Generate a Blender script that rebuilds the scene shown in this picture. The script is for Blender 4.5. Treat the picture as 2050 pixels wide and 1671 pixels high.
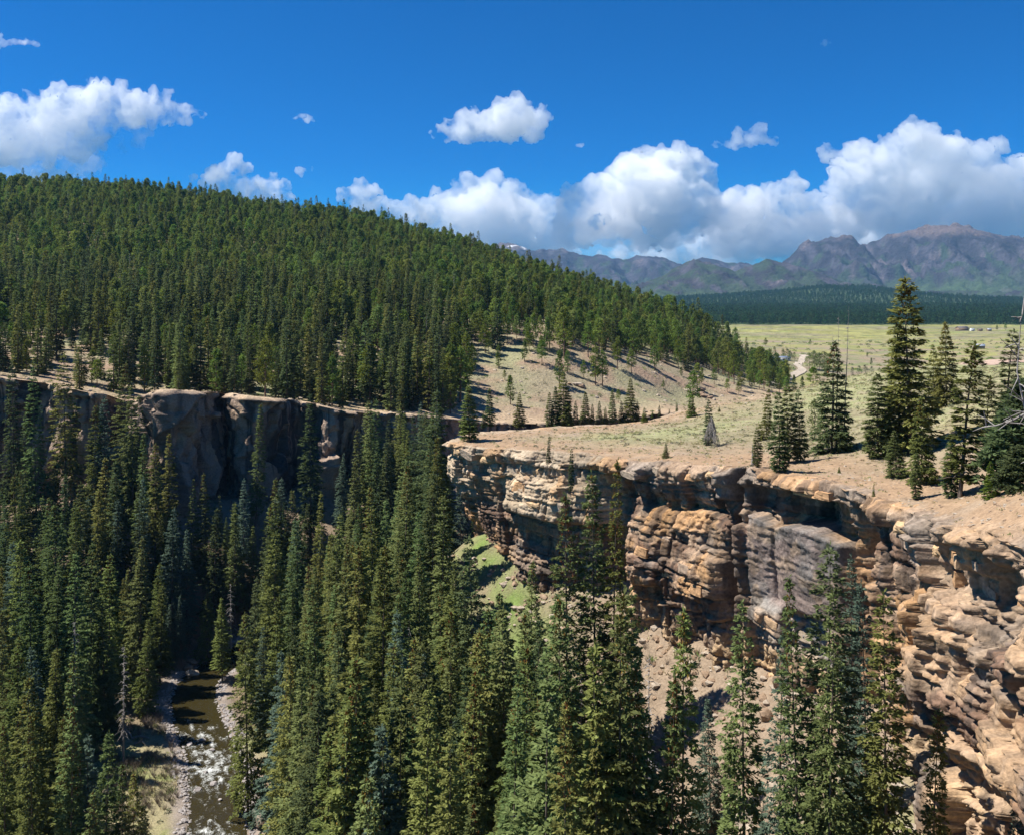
import bpy, bmesh, math, random
import numpy as np
from mathutils import Vector, Matrix

for _o in list(bpy.data.objects):
    bpy.data.objects.remove(_o)
random.seed(7)
RNG = np.random.default_rng(7)
scene = bpy.context.scene
COL = scene.collection

# ------------------------------------------------------------------ camera
F = 1775.0          # focal length in photograph pixels (2050 wide)
CX, HOR = 1025.0, 610.0   # centre column and eye-level row of the photograph
cam_d = bpy.data.cameras.new('camera')
cam_d.sensor_fit = 'HORIZONTAL'
cam_d.sensor_width = 36.0
cam_d.lens = 36.0 * F / 2050.0
cam_d.shift_y = -(835.5 - HOR) / 2050.0
cam_d.clip_start = 0.2
cam_d.clip_end = 60000
cam = bpy.data.objects.new('camera', cam_d)
cam.location = (0, 0, 0)
cam.rotation_euler = (math.radians(90), 0, 0)
COL.objects.link(cam)
scene.camera = cam

# ------------------------------------------------------------------ sky + sun
SUN_EL = math.radians(59)
SUN_H = Vector((-1.0, 0.03, 0)).normalized()
SUN_DIR = Vector((SUN_H.x * math.cos(SUN_EL), SUN_H.y * math.cos(SUN_EL), math.sin(SUN_EL)))
world = bpy.data.worlds.new('World')
scene.world = world
world.use_nodes = True
wn, wl = world.node_tree.nodes, world.node_tree.links
wn.clear()
sky = wn.new('ShaderNodeTexSky')
sky.sky_type = 'NISHITA'
sky.sun_disc = False
sky.sun_elevation = SUN_EL
sky.sun_rotation = math.atan2(SUN_H.x, SUN_H.y)
sky.altitude = 2600
sky.air_density = 1.0
sky.dust_density = 0.0
sky.ozone_density = 3.5
sat = wn.new('ShaderNodeHueSaturation')
sat.inputs['Hue'].default_value = 0.488
sat.inputs['Saturation'].default_value = 1.55
sat.inputs['Value'].default_value = 1.0
pol = wn.new('ShaderNodeMix'); pol.data_type = 'RGBA'; pol.blend_type = 'MULTIPLY'; pol.inputs['Factor'].default_value = 1.0
pol.inputs['B'].default_value = (0.01, 0.66, 0.97, 1)      # deep polarised blue
bg = wn.new('ShaderNodeBackground')
bg.inputs['Strength'].default_value = 0.072
wo = wn.new('ShaderNodeOutputWorld')
wl.new(sky.outputs[0], sat.inputs['Color'])
wl.new(sat.outputs[0], pol.inputs['A'])
wl.new(pol.outputs['Result'], bg.inputs[0])
wl.new(bg.outputs[0], wo.inputs[0])

sun_d = bpy.data.lights.new('sun', 'SUN')
sun_d.energy = 5.0
sun_d.angle = math.radians(0.53)
sun_d.color = (1.0, 0.955, 0.88)
sun = bpy.data.objects.new('sun', sun_d)
sun.rotation_euler = SUN_DIR.to_track_quat('Z', 'Y').to_euler()
sun.location = (-100, 60, 200)
COL.objects.link(sun)

vs = scene.view_settings
vs.view_transform = 'Standard'
vs.look = 'None'
vs.exposure = 0.85
vs.gamma = 1.0
vs.use_curve_mapping = False
cy = scene.cycles
cy.max_bounces = 62
cy.diffuse_bounces = 4
cy.glossy_bounces = 2
cy.transmission_bounces = 2
cy.volume_bounces = 60
cy.transparent_max_bounces = 24
cy.use_denoising = True
cy.denoiser = 'OPENIMAGEDENOISE'
cy.sample_clamp_indirect = 6.0
cy.use_adaptive_sampling = True
cy.adaptive_threshold = 0.015

# ------------------------------------------------------------------ helpers
def pix(px, py, Y):
    return np.array([(px - CX) / F * Y, Y, -(py - HOR) / F * Y])

def proj(x, y, z):
    return CX + F * x / y, HOR - F * z / y

def _hash(ix, iy, iz, seed):
    h = (ix.astype(np.int64) * 374761393 + iy.astype(np.int64) * 668265263 +
         iz.astype(np.int64) * 2147483647 + seed * 1274126177) & 0xFFFFFFFF
    h = ((h ^ (h >> 13)) * 1274126177) & 0xFFFFFFFF
    h = ((h ^ (h >> 15)) * 2246822519) & 0xFFFFFFFF
    return ((h ^ (h >> 16)) & 0xFFFFFF) / float(0x1000000)

_PR = np.random.default_rng(1234)
_PERM = _PR.permutation(4096).astype(np.int32)
_ANG = _PR.random(4096).astype(np.float32) * 6.2831853
_GX, _GY = np.cos(_ANG), np.sin(_ANG)
def noise2(x, y, seed=0):
    x = np.asarray(x, np.float32) + np.float32((seed * 37.17) % 911); y = np.asarray(y, np.float32) + np.float32((seed * 53.71) % 877)
    ix, iy = np.floor(x), np.floor(y)
    fx, fy = x - ix, y - iy
    ix = ix.astype(np.int32); iy = iy.astype(np.int32)
    ux = fx * fx * fx * (fx * (fx * 6 - 15) + 10); uy = fy * fy * fy * (fy * (fy * 6 - 15) + 10)
    p0 = _PERM[ix & 4095]; p1 = _PERM[(ix + 1) & 4095]
    y1 = iy + 1
    def g(p, yy, dx, dy):
        h = _PERM[(p + yy) & 4095]
        return _GX[h] * (fx - dx) + _GY[h] * (fy - dy)
    a = g(p0, iy, 0, 0); a = a + (g(p1, iy, 1, 0) - a) * ux
    b = g(p0, y1, 0, 1); b = b + (g(p1, y1, 1, 1) - b) * ux
    return (a + (b - a) * uy) * np.float32(1.5)

def fbm2(x, y, oct=5, seed=0, lac=2.03, gain=0.5):
    s = 0; a = 1.0; t = 0
    for k in range(oct):
        s = s + a * noise2(x * lac ** k + 17.3 * k, y * lac ** k - 9.1 * k, seed + k * 31)
        t += a; a *= gain
    return s / t * 1.6

def ridged2(x, y, oct=5, seed=0):
    s = 0; a = 1.0; t = 0
    for k in range(oct):
        s = s + a * (1 - 2 * np.abs(noise2(x * 2.07 ** k + 5.3 * k, y * 2.07 ** k + 2.1 * k, seed + 13 * k)))
        t += a; a *= 0.52
    return s / t

def worley2(x, y, seed=0):
    """cellular noise: distances to the two nearest points, cell number, offset from the cell's point, a second number"""
    x = np.asarray(x, float); y = np.asarray(y, float)
    ix, iy = np.floor(x), np.floor(y)
    f1 = np.full(x.shape, 9.0); f2 = np.full(x.shape, 9.0); cid = np.zeros(x.shape); ox = np.zeros(x.shape); oy = np.zeros(x.shape)
    z0 = np.zeros_like(ix)
    for dx in (-1, 0, 1):
        for dy in (-1, 0, 1):
            h0 = _hash(ix + dx, iy + dy, z0, seed)
            vx = x - (ix + dx + h0); vy = y - (iy + dy + (h0 * 57.31) % 1.0)
            d = np.sqrt(vx * vx + vy * vy)
            new = d < f1
            f2 = np.where(new, f1, np.minimum(f2, d))
            cid = np.where(new, (h0 * 131.7) % 1.0, cid)
            ox = np.where(new, vx, ox); oy = np.where(new, vy, oy)
            f1 = np.where(new, d, f1)
    return f1, f2, cid, ox, oy

def facets(u, z, su, sz, seed, step=0.4, tilt=0.5):
    """broken rock: each cell is a tilted plane set in or out"""
    f1, f2, cid, ox, oy = worley2(u / su, z / sz, seed)
    a = cid * 6.2831 * 3
    return (cid - .5) * step * 2 + tilt * (ox * su * np.cos(a) * .5 + oy * sz * np.sin(a) * .5), f2 - f1, cid

def sstep(a, b, x):
    t = np.clip((x - a) / (b - a), 0, 1)
    return t * t * (3 - 2 * t)

def bump(x, c, w):
    return np.exp(-((x - c) / w) ** 2)

def lerp3(a, b, t):
    return a + (b - a) * t[..., None]

class TPS:
    def __init__(self, P, z):
        P = np.asarray(P, float) / 100.0; z = np.asarray(z, float)
        self.P = P; n = len(P)
        r = np.linalg.norm(P[:, None] - P[None], axis=2)
        K = self.k(r) + np.eye(n) * 0.004
        Q = np.c_[np.ones(n), P]
        A = np.block([[K, Q], [Q.T, np.zeros((3, 3))]])
        s = np.linalg.solve(A, np.r_[z, 0, 0, 0])
        self.w, self.c = s[:n], s[n:]
    @staticmethod
    def k(r):
        return np.where(r > 1e-9, r * r * np.log(np.maximum(r, 1e-9)), 0)
    def __call__(self, X, Y):
        X = np.asarray(X, float); sh = X.shape
        q = np.c_[X.ravel(), np.asarray(Y, float).ravel()] / 100.0
        out = np.empty(len(q))
        q = q.astype(np.float32); P = self.P.astype(np.float32); w = self.w.astype(np.float32)
        for i in range(0, len(q), 40000):
            b = q[i:i + 40000]
            r2 = (b[:, :1] - P[None, :, 0]) ** 2; r2 += (b[:, 1:] - P[None, :, 1]) ** 2
            np.maximum(r2, 1e-12, out=r2)
            r2 *= np.log(r2)
            out[i:i + 40000] = (r2 @ w) * 0.5 + self.c[0] + b @ self.c[1:]
        return out.reshape(sh)

def catmull(P, step):
    P = np.asarray(P, float)
    Q = np.vstack([2 * P[0] - P[1], P, 2 * P[-1] - P[-2]])
    out = []
    for i in range(1, len(Q) - 2):
        a, b, c, d = Q[i - 1], Q[i], Q[i + 1], Q[i + 2]
        n = max(2, int(np.linalg.norm((c - b)[:2]) / 0.2))
        t = np.linspace(0, 1, n, endpoint=False)[:, None]
        out.append(0.5 * (2 * b + (c - a) * t + (2 * a - 5 * b + 4 * c - d) * t ** 2 + (3 * b - a - 3 * c + d) * t ** 3))
    out.append(P[-1:])
    C = np.vstack(out)
    s = np.r_[0, np.cumsum(np.linalg.norm(np.diff(C[:, :2], axis=0), axis=1))]
    n = int(s[-1] / step) + 1
    u = np.linspace(0, s[-1], n)
    return np.c_[[np.interp(u, s, C[:, k]) for k in range(C.shape[1])]].T, u

def inside_poly(X, Y, poly):
    X = np.asarray(X); Y = np.asarray(Y)
    c = np.zeros(X.shape, bool)
    n = len(poly); j = n - 1
    for i in range(n):
        xi, yi = poly[i]; xj, yj = poly[j]
        if yi != yj:
            m = ((yi > Y) != (yj > Y)) & (X < (xj - xi) * (Y - yi) / (yj - yi) + xi)
            c ^= m
        j = i
    return c

def dist_line(X, Y, L):
    X = np.asarray(X, np.float32); Y = np.asarray(Y, np.float32)
    d = np.full(X.shape, 1e12, np.float32)
    for (x0, y0), (x1, y1) in zip(L[:-1], L[1:]):
        vx, vy = np.float32(x1 - x0), np.float32(y1 - y0)
        ax = X - np.float32(x0); ay = Y - np.float32(y0)
        t = ax * vx; t += ay * vy; t /= (vx * vx + vy * vy + np.float32(1e-9))
        np.clip(t, 0, 1, out=t)
        ax -= t * vx; ay -= t * vy
        ax *= ax; ay *= ay; ax += ay
        np.minimum(d, ax, out=d)
    return np.sqrt(d).astype(float)

def mesh_np(name, V, Fc, mat=None, col=None, smooth=False):
    """mesh from numpy verts and an (n,3|4) face array; col = per-vertex colours"""
    me = bpy.data.meshes.new(name)
    V = np.asarray(V, np.float32); Fc = np.asarray(Fc, np.int32)
    k = Fc.shape[1]
    me.vertices.add(len(V)); me.vertices.foreach_set('co', V.ravel())
    me.loops.add(Fc.size); me.loops.foreach_set('vertex_index', Fc.ravel())
    me.polygons.add(len(Fc))
    me.polygons.foreach_set('loop_start', np.arange(0, Fc.size, k, dtype=np.int32))
    if smooth:
        me.polygons.foreach_set('use_smooth', np.ones(len(Fc), bool))
    me.update(calc_edges=True)
    if col is not None:
        a = me.attributes.new('tint', 'FLOAT_COLOR', 'POINT')
        a.data.foreach_set('color', np.c_[np.clip(col, 0, 1), np.ones(len(col))].astype(np.float32).ravel())
    if mat:
        me.materials.append(mat)
    return me

def link(name, me, parent=None, loc=None, kind=None, label=None, cat=None, group=None):
    o = bpy.data.objects.new(name, me)
    COL.objects.link(o)
    if parent is not None:
        o.parent = parent
    if loc is not None:
        o.location = loc
    tag(o, label, cat, group, kind)
    return o

def tag(o, label=None, cat=None, group=None, kind=None):
    if label: o['label'] = label
    if cat: o['category'] = cat
    if group: o['group'] = group
    if kind: o['kind'] = kind
    return o

def grid_faces(ny, nx):
    i = np.arange((ny - 1) * (nx - 1)); r = i // (nx - 1); c = i % (nx - 1)
    a = r * nx + c
    return np.c_[a, a + 1, a + nx + 1, a + nx]

def compact(V, Fc, col):
    used = np.unique(Fc)
    m = np.full(len(V), -1); m[used] = np.arange(len(used))
    return V[used], m[Fc], (col[used] if col is not None else None)

# ------------------------------------------------------------------ materials
def new_mat(name):
    m = bpy.data.materials.new(name); m.use_nodes = True
    n = m.node_tree.nodes; n.clear()
    out = n.new('ShaderNodeOutputMaterial')
    return m, n, m.node_tree.links, out

def mat_tint(name, rough=0.95, scale=1.0, amp=0.35, bump_s=0.5, bump_d=0.3, fine=6.0, spec=0.15):
    """surface colour from the vertex tint, broken up by two noises, with relief"""
    m, n, l, out = new_mat(name)
    at = n.new('ShaderNodeAttribute'); at.attribute_name = 'tint'
    tc = n.new('ShaderNodeNewGeometry')
    n1 = n.new('ShaderNodeTexNoise'); n1.inputs['Scale'].default_value = scale; n1.inputs['Detail'].default_value = 8
    n1.inputs['Roughness'].default_value = 0.65
    n2 = n.new('ShaderNodeTexNoise'); n2.inputs['Scale'].default_value = scale * fine; n2.inputs['Detail'].default_value = 5
    l.new(tc.outputs['Position'], n1.inputs['Vector']); l.new(tc.outputs['Position'], n2.inputs['Vector'])
    add = n.new('ShaderNodeMath'); add.operation = 'ADD'
    l.new(n1.outputs['Fac'], add.inputs[0]); l.new(n2.outputs['Fac'], add.inputs[1])
    mr = n.new('ShaderNodeMapRange'); mr.inputs['From Min'].default_value = 0.6; mr.inputs['From Max'].default_value = 1.4
    mr.inputs['To Min'].default_value = 1 - amp; mr.inputs['To Max'].default_value = 1 + amp
    l.new(add.outputs[0], mr.inputs['Value'])
    mul = n.new('ShaderNodeVectorMath'); mul.operation = 'SCALE'
    l.new(at.outputs['Color'], mul.inputs[0]); l.new(mr.outputs[0], mul.inputs['Scale'])
    b = n.new('ShaderNodeBsdfPrincipled'); b.inputs['Roughness'].default_value = rough
    b.inputs['Specular IOR Level'].default_value = spec
    l.new(mul.outputs[0], b.inputs['Base Color'])
    bp = n.new('ShaderNodeBump'); bp.inputs['Strength'].default_value = bump_s; bp.inputs['Distance'].default_value = bump_d
    l.new(add.outputs[0], bp.inputs['Height']); l.new(bp.outputs[0], b.inputs['Normal'])
    l.new(b.outputs[0], out.inputs['Surface'])
    return m

def mat_foliage(name, base, var=0.35, trans=0.42, hue=0.03):
    m, n, l, out = new_mat(name)
    oi = n.new('ShaderNodeObjectInfo')
    ge = n.new('ShaderNodeNewGeometry')
    rgb = n.new('ShaderNodeRGB'); rgb.outputs[0].default_value = (*base, 1)
    hs = n.new('ShaderNodeHueSaturation')
    r1 = n.new('ShaderNodeMapRange'); r1.inputs['To Min'].default_value = 0.5 - hue; r1.inputs['To Max'].default_value = 0.5 + hue
    l.new(oi.outputs['Random'], r1.inputs['Value']); l.new(r1.outputs[0], hs.inputs['Hue'])
    r2 = n.new('ShaderNodeMapRange'); r2.inputs['To Min'].default_value = 1 - var; r2.inputs['To Max'].default_value = 1 + var * 1.15
    l.new(ge.outputs['Random Per Island'], r2.inputs['Value'])
    mo = n.new('ShaderNodeMath'); mo.operation = 'FRACT'
    mm = n.new('ShaderNodeMath'); mm.operation = 'MULTIPLY'; mm.inputs[1].default_value = 7.31
    l.new(oi.outputs['Random'], mm.inputs[0]); l.new(mm.outputs[0], mo.inputs[0])
    r3 = n.new('ShaderNodeMapRange'); r3.inputs['To Min'].default_value = 0.75; r3.inputs['To Max'].default_value = 1.25
    l.new(mo.outputs[0], r3.inputs['Value'])
    m2 = n.new('ShaderNodeMath'); m2.operation = 'MULTIPLY'
    l.new(r2.outputs[0], m2.inputs[0]); l.new(r3.outputs[0], m2.inputs[1]); l.new(m2.outputs[0], hs.inputs['Value'])
    l.new(rgb.outputs[0], hs.inputs['Color'])
    d = n.new('ShaderNodeBsdfDiffuse'); t = n.new('ShaderNodeBsdfTranslucent')
    l.new(hs.outputs[0], d.inputs[0]); l.new(hs.outputs[0], t.inputs[0])
    mx = n.new('ShaderNodeMixShader'); mx.inputs[0].default_value = trans
    l.new(d.outputs[0], mx.inputs[1]); l.new(t.outputs[0], mx.inputs[2]); l.new(mx.outputs[0], out.inputs['Surface'])
    return m

def mat_noise(name, c1, c2, scale=3.0, rough=0.9, bump_s=0.4, bump_d=0.05, metallic=0.0, stretch=(1, 1, 1)):
    m, n, l, out = new_mat(name)
    tc = n.new('ShaderNodeTexCoord'); mp = n.new('ShaderNodeMapping'); mp.inputs['Scale'].default_value = stretch
    l.new(tc.outputs['Object'], mp.inputs[0])
    nz = n.new('ShaderNodeTexNoise'); nz.inputs['Scale'].default_value = scale; nz.inputs['Detail'].default_value = 8
    l.new(mp.outputs[0], nz.inputs['Vector'])
    cr = n.new('ShaderNodeValToRGB'); cr.color_ramp.elements[0].position = 0.32; cr.color_ramp.elements[1].position = 0.68
    cr.color_ramp.elements[0].color = (*c1, 1); cr.color_ramp.elements[1].color = (*c2, 1)
    l.new(nz.outputs['Fac'], cr.inputs[0])
    b = n.new('ShaderNodeBsdfPrincipled'); b.inputs['Roughness'].default_value = rough
    b.inputs['Metallic'].default_value = metallic; b.inputs['Specular IOR Level'].default_value = 0.25
    l.new(cr.outputs[0], b.inputs['Base Color'])
    bp = n.new('ShaderNodeBump'); bp.inputs['Strength'].default_value = bump_s; bp.inputs['Distance'].default_value = bump_d
    l.new(nz.outputs['Fac'], bp.inputs['Height']); l.new(bp.outputs[0], b.inputs['Normal'])
    l.new(b.outputs[0], out.inputs['Surface'])
    return m

M_ground = mat_tint('soil_and_grass', scale=0.55, amp=0.42, bump_s=0.9, bump_d=0.16, fine=7.0)
M_hill = mat_tint('hillside_soil', scale=0.16, amp=0.35, bump_s=0.8, bump_d=0.8, fine=6.0)
M_far = mat_tint('far_land', scale=0.011, amp=0.4, bump_s=0.9, bump_d=14.0, fine=4.0)
M_cliff = mat_tint('canyon_rock', scale=0.8, amp=0.42, bump_s=0.6, bump_d=0.13, fine=4.0)
M_cliff2 = mat_tint('shaded_canyon_rock', scale=0.5, amp=0.4, bump_s=0.8, bump_d=0.3, fine=5.0)
FOL = {
    'green': mat_foliage('spruce_needles', (0.144, 0.180, 0.066)),
    'olive': mat_foliage('olive_spruce_needles', (0.172, 0.188, 0.058)),
    'blue': mat_foliage('blue_spruce_needles', (0.116, 0.164, 0.116), hue=0.015),
    'dark': mat_foliage('dark_spruce_needles', (0.098, 0.124, 0.054)),
}
M_pine = mat_foliage('pine_needles', (0.156, 0.204, 0.044), var=0.4)
M_pine2 = mat_foliage('fir_needles', (0.130, 0.174, 0.042), var=0.4)
M_farfol = mat_foliage('far_conifer_needles', (0.040, 0.078, 0.030), var=0.3)
M_sapling = mat_foliage('young_bright_needles', (0.13, 0.17, 0.03))
M_leaf = mat_foliage('pale_spring_leaves', (0.20, 0.23, 0.09), trans=0.35)
M_cone = mat_foliage('rusty_cones', (0.20, 0.105, 0.030), trans=0.05)
M_bark = mat_noise('grey_brown_bark', (0.07, 0.052, 0.04), (0.17, 0.13, 0.10), scale=4, stretch=(3, 3, 0.5))
M_pbark = mat_noise('reddish_pine_bark', (0.10, 0.06, 0.04), (0.22, 0.14, 0.09), scale=3, stretch=(3, 3, 0.5))
M_dead = mat_noise('weathered_dead_wood', (0.17, 0.155, 0.14), (0.36, 0.33, 0.30), scale=5, stretch=(3, 3, 0.6))
M_twig = mat_noise('bare_twigs', (0.16, 0.12, 0.09), (0.30, 0.25, 0.20), scale=5)
M_rock = mat_noise('pale_boulder_rock', (0.24, 0.19, 0.14), (0.46, 0.39, 0.31), scale=1.6, bump_s=0.9, bump_d=0.12)
M_rock2 = mat_noise('brown_boulder_rock', (0.17, 0.115, 0.075), (0.38, 0.27, 0.18), scale=1.4, bump_s=0.9, bump_d=0.12)
M_cobble = mat_noise('river_cobble', (0.20, 0.18, 0.17), (0.42, 0.38, 0.36), scale=2.0)
M_grass = mat_foliage('dry_grass', (0.36, 0.33, 0.17), var=0.4, trans=0.3)
M_sage = mat_foliage('sage_leaves', (0.22, 0.22, 0.14), var=0.4, trans=0.25)
M_greeng = mat_foliage('fresh_grass', (0.16, 0.23, 0.05), var=0.35, trans=0.3)
M_aspen = mat_foliage('light_green_hillside_leaves', (0.17, 0.21, 0.06), var=0.35)
# ------------------------------------------------------------------ terrain heights
# rims of the canyon: (x, y, z)
RIM1 = [(-160, -60, -6), (-60, -14, -3), (-8, -1.0, -1.9), (2, 1.2, -1.8), (12, 9, -4.2), (21, 20, -8), (29, 38, -12.4)]
for _px, _py, _Y in [(2050, 1105, 58), (1940, 1062, 66), (1850, 1036, 74), (1760, 1000, 81), (1690, 978, 87), (1600, 955, 93),
                     (1500, 938, 100), (1380, 928, 109), (1250, 920, 118), (1120, 908, 127), (1000, 900, 135), (925, 893, 140)]:
    RIM1.append(tuple(pix(_px, _py, _Y)))
RIM1 += [tuple(pix(903, 884, 145)), (-7, 151, -21.9), (6, 158, -22.2), (24, 169, -22.6), (46, 186, -24), (72, 215, -28), (104, 262, -34), (150, 335, -40), (205, 430, -44)]
RIM2 = [(-420, 222, -14), (-300, 226, -15)]
for _px, _py, _Y in [(-250, 740, 226), (0, 756, 222), (60, 762, 231), (120, 770, 220), (210, 793, 219), (243, 805, 237), (300, 798, 224), (338, 782, 211),
                     (428, 783, 227), (452, 790, 239), (478, 790, 229), (525, 797, 230), (598, 802, 243), (655, 815, 237), (722, 826, 245), (748, 826, 259), (805, 826, 258), (870, 832, 270), (960, 842, 284), (1080, 846, 294)]:
    RIM2.append(tuple(pix(_px, _py, _Y)))
RIM2 += [(55, 318, -40.5), (92, 360, -42), (135, 420, -44), (172, 480, -45)]
R1, U1 = catmull(RIM1, 1.0)
R2, U2 = catmull(RIM2, 1.0)
CANYON = [tuple(p[:2]) for p in R1[::4]] + [tuple(p[:2]) for p in R2[::-4]]
L1 = [tuple(p[:2]) for p in R1[::6]]
L2 = [tuple(p[:2]) for p in R2[::6]]

ctl = []
for P in RIM1[2:]: ctl.append(P)
for P in RIM2: ctl.append(P)
for a in [  # plateau of the promontory and the knoll to its right
    (950, 866, 150), (1150, 848, 165), (1330, 832, 175), (1430, 806, 180), (1600, 775, 185), (1780, 745, 185), (1900, 740, 182), (2050, 738, 172), (1780, 757, 215), (1780, 778, 265), (1600, 790, 215), (1600, 803, 260), (1950, 752, 215), (1950, 770, 262), (2080, 750, 215), (1700, 760, 205),
    (1200, 880, 140), (1400, 868, 140), (1250, 902, 125), (1400, 903, 122), (1665, 903, 112), (1820, 955, 90), (1740, 850, 130), (1893, 815, 118),
    (1950, 900, 95), (2050, 860, 88), (2050, 975, 68), (2200, 820, 88), (2300, 900, 60), (1600, 850, 140), (1930, 985, 80),
    # hill across the canyon, lower slope
    (0, 690, 300), (300, 700, 300), (600, 740, 310), (800, 765, 310), (1000, 798, 315), (1200, 815, 330), (1350, 800, 375), (-500, 690, 300),
    # middle slope
    (0, 560, 480), (300, 560, 500), (600, 565, 520), (900, 600, 480), (900, 700, 360), (1100, 715, 365), (1300, 745, 385), (1450, 768, 420), (1550, 780, 480), (1100, 640, 480), (1300, 690, 480), (-500, 560, 480),
    # ridge line (ground, under the trees)
    (-500, 395, 740), (0, 396, 750), (170, 399, 760), (380, 415, 760), (590, 447, 750), (750, 468, 730), (900, 508, 710), (1020, 548, 690),
    (1200, 602, 650), (1330, 645, 620), (1400, 670, 600), (1530, 748, 565), (1610, 780, 540)]:
    ctl.append(tuple(pix(*a)))
ctl += [(-500, 930, 70), (-300, 940, 65), (-100, 930, 45), (50, 900, 5), (150, 820, -30), (200, 700, -44), (260, 620, -46), (330, 560, -47), (420, 500, -46),
        (300, 400, -42), (200, 250, -27), (260, 300, -36),  (420, 330, -40), (300, 850, -45), (500, 800, -44), (700, 700, -44), (500, 620, -45),
        (170, 150, -9), (120, 60, 2), (60, 10, 2), (20, -30, 1), (250, 60, 8), (240, 170, -14), (600, 400, -40)]
ctl = np.array(ctl)
tpsU = TPS(ctl[:, :2], ctl[:, 2])

# far valley and mountains: (distance, px of crest, py of crest, width in front)
RIDGES = [
    (2700, [-300, 900, 1300, 1450, 1600, 1750, 1900, 2050, 2400], [600, 612, 622, 626, 624, 624, 622, 624, 622], 900),
    (4300, [-300, 1000, 1300, 1450, 1560, 1640, 1740, 1800, 1900, 2050, 2400], [560, 600, 603, 594, 586, 577, 576, 588, 596, 606, 600], 1300),
    (5600, [-300, 900, 1180, 1240, 1330, 1385, 1425, 1470, 1530, 1580, 1640, 1720, 1850, 2400], [540, 600, 590, 582, 556, 523, 530, 549, 526, 531, 550, 572, 590, 596], 1100),
    (7600, [-300, 1300, 1480, 1560, 1590, 1618, 1640, 1660, 1700, 1735, 1770, 1800, 1838, 1880, 1930, 1965, 2000, 2050, 2200, 2500], [520, 590, 568, 540, 512, 489, 484, 479, 476, 492, 488, 474, 460, 460, 458, 464, 474, 482, 470, 500], 1900),
    (9000, [-300, 800, 950, 1015, 1035, 1060, 1095, 1130, 1165, 1200, 1245, 1290, 1330, 1370, 1410, 1450, 1500, 1600, 2500], [470, 500, 505, 488, 488, 501, 504, 499, 512, 514, 522, 515, 522, 532, 518, 524, 530, 545, 540], 1700),
]
def far_base(X, Y):
    z = 1.5 * fbm2(X / 90, Y / 120, 3, 6) - 46 + 7 * sstep(900, 1750, Y) + 2.2 * fbm2(X / 260, Y / 260, 4, 5)
    return z

def far_height(X, Y):
    X = np.asarray(X, float); Y = np.asarray(Y, float)
    z = far_base(X, Y) + 24 * sstep(1700, 3200, Y)
    rock = np.zeros_like(z)
    for k, (D, pxs, pys, W) in enumerate(RIDGES):
        wob = fbm2(X / 900.0, Y * 0 + k, 3, 40 + k) * D * 0.02
        crest = np.interp(X / D * F + CX, pxs, pys)
        H = -(crest - HOR) / F * D
        d = (Y - (D + wob)) / W
        prof = np.where(d < 0, np.clip(1 + d, 0, 1) ** (1.15 if k < 2 else 1.5), np.clip(1 - d * 0.9, 0, 1))
        b = -38 + 26 * sstep(1700, 5000, Y)
        amp = [6, 14, 85, 210, 150][k]
        sc = [300, 380, 300, 420, 460][k]
        rg = ridged2(X / sc + k, Y / (sc * 2.2), 7, 60 + k * 7)
        if k >= 2:
            rg = rg + .34 * ridged2(X / (sc * .27) + 3, Y / (sc * .5), 4, 160 + k)
        env = np.clip(4 * prof * (1 - prof), 0, 1)
        if k >= 2:
            env = np.where(d < 0, np.clip(prof * 3, 0, 1) * (1 - prof ** 4 * 0.93), 0.4)
        h = b + (H - b) * prof + (rg - 0.35) * amp * env
        h = np.where(prof > 0, h, -1e3)
        if k >= 2:
            rock = np.where(h > z, sstep(0.08, 0.35, prof + 0.12 * fbm2(X / 300, Y / 300, 4, 90 + k)), rock)
        z = np.maximum(z, h)
    return z, rock

def hU(X, Y):
    X = np.asarray(X, float); Y = np.asarray(Y, float)
    near = tpsU(X, Y)
    hill = sstep(235, 330, Y)
    near = near + hill * (3.0 * fbm2(X / 70, Y / 70, 4, 3)) * sstep(-60, 10, near + 50) + 0.35 * fbm2(X / 9, Y / 9, 4, 4)
    w = sstep(780, 1100, Y)
    if np.any(w > 0):
        return near * (1 - w) + far_height(X, Y)[0] * w
    return near

# canyon floor
RIVER = [(-44, 40, -78), (-38, 70, -77.6), (-36.5, 95, -77.2), (-38, 113, -76.7), (-42.5, 128, -76.3), (-47, 141, -76), (-52, 152, -75.6), (-58, 163, -75.2), (-62, 173, -75),
         (-61, 184, -74.8), (-50, 195, -74), (-28, 204, -72.5), (2, 213, -70), (32, 226, -67), (64, 254, -61), (104, 306, -54), (150, 380, -49)]
RV, UV = catmull(RIVER, 0.5)
LRV = [tuple(p[:2]) for p in RV[::10]]
lc = [tuple(p) for p in RIVER]
def offs(R, i, d):
    a, b = R[max(0, i - 4)], R[min(len(R) - 1, i + 4)]
    t = (b - a)[:2]; t = t / np.linalg.norm(t)
    return R[i][:2] + np.array([-t[1], t[0]]) * d
for i in range(0, len(R1), 9):
    p = offs(R1, i, 5.0)
    if R1[i][1] > -5:
        y = R1[i][1]
        i_tip = 0
        base = np.interp(y, [0, 20, 40, 60, 90, 110, 140], [-36, -38, -40, -41.5, -44, -45.5, -44])
        if U1[i] > U1[np.argmin(np.hypot(R1[:, 0] + 9, R1[:, 1] - 146))]:
            base = np.interp(y, [140, 170, 210, 260, 430], [-45, -47, -48, -47, -47])
        lc.append((p[0], p[1], base))
for i in range(0, len(R2), 12):
    p = offs(R2, i, -6.0)
    base = np.interp(R2[i][0], [-420, -120, -40, 10, 60, 170], [-42, -49.5, -51, -54, -52, -48])
    lc.append((p[0], p[1], base))
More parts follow.
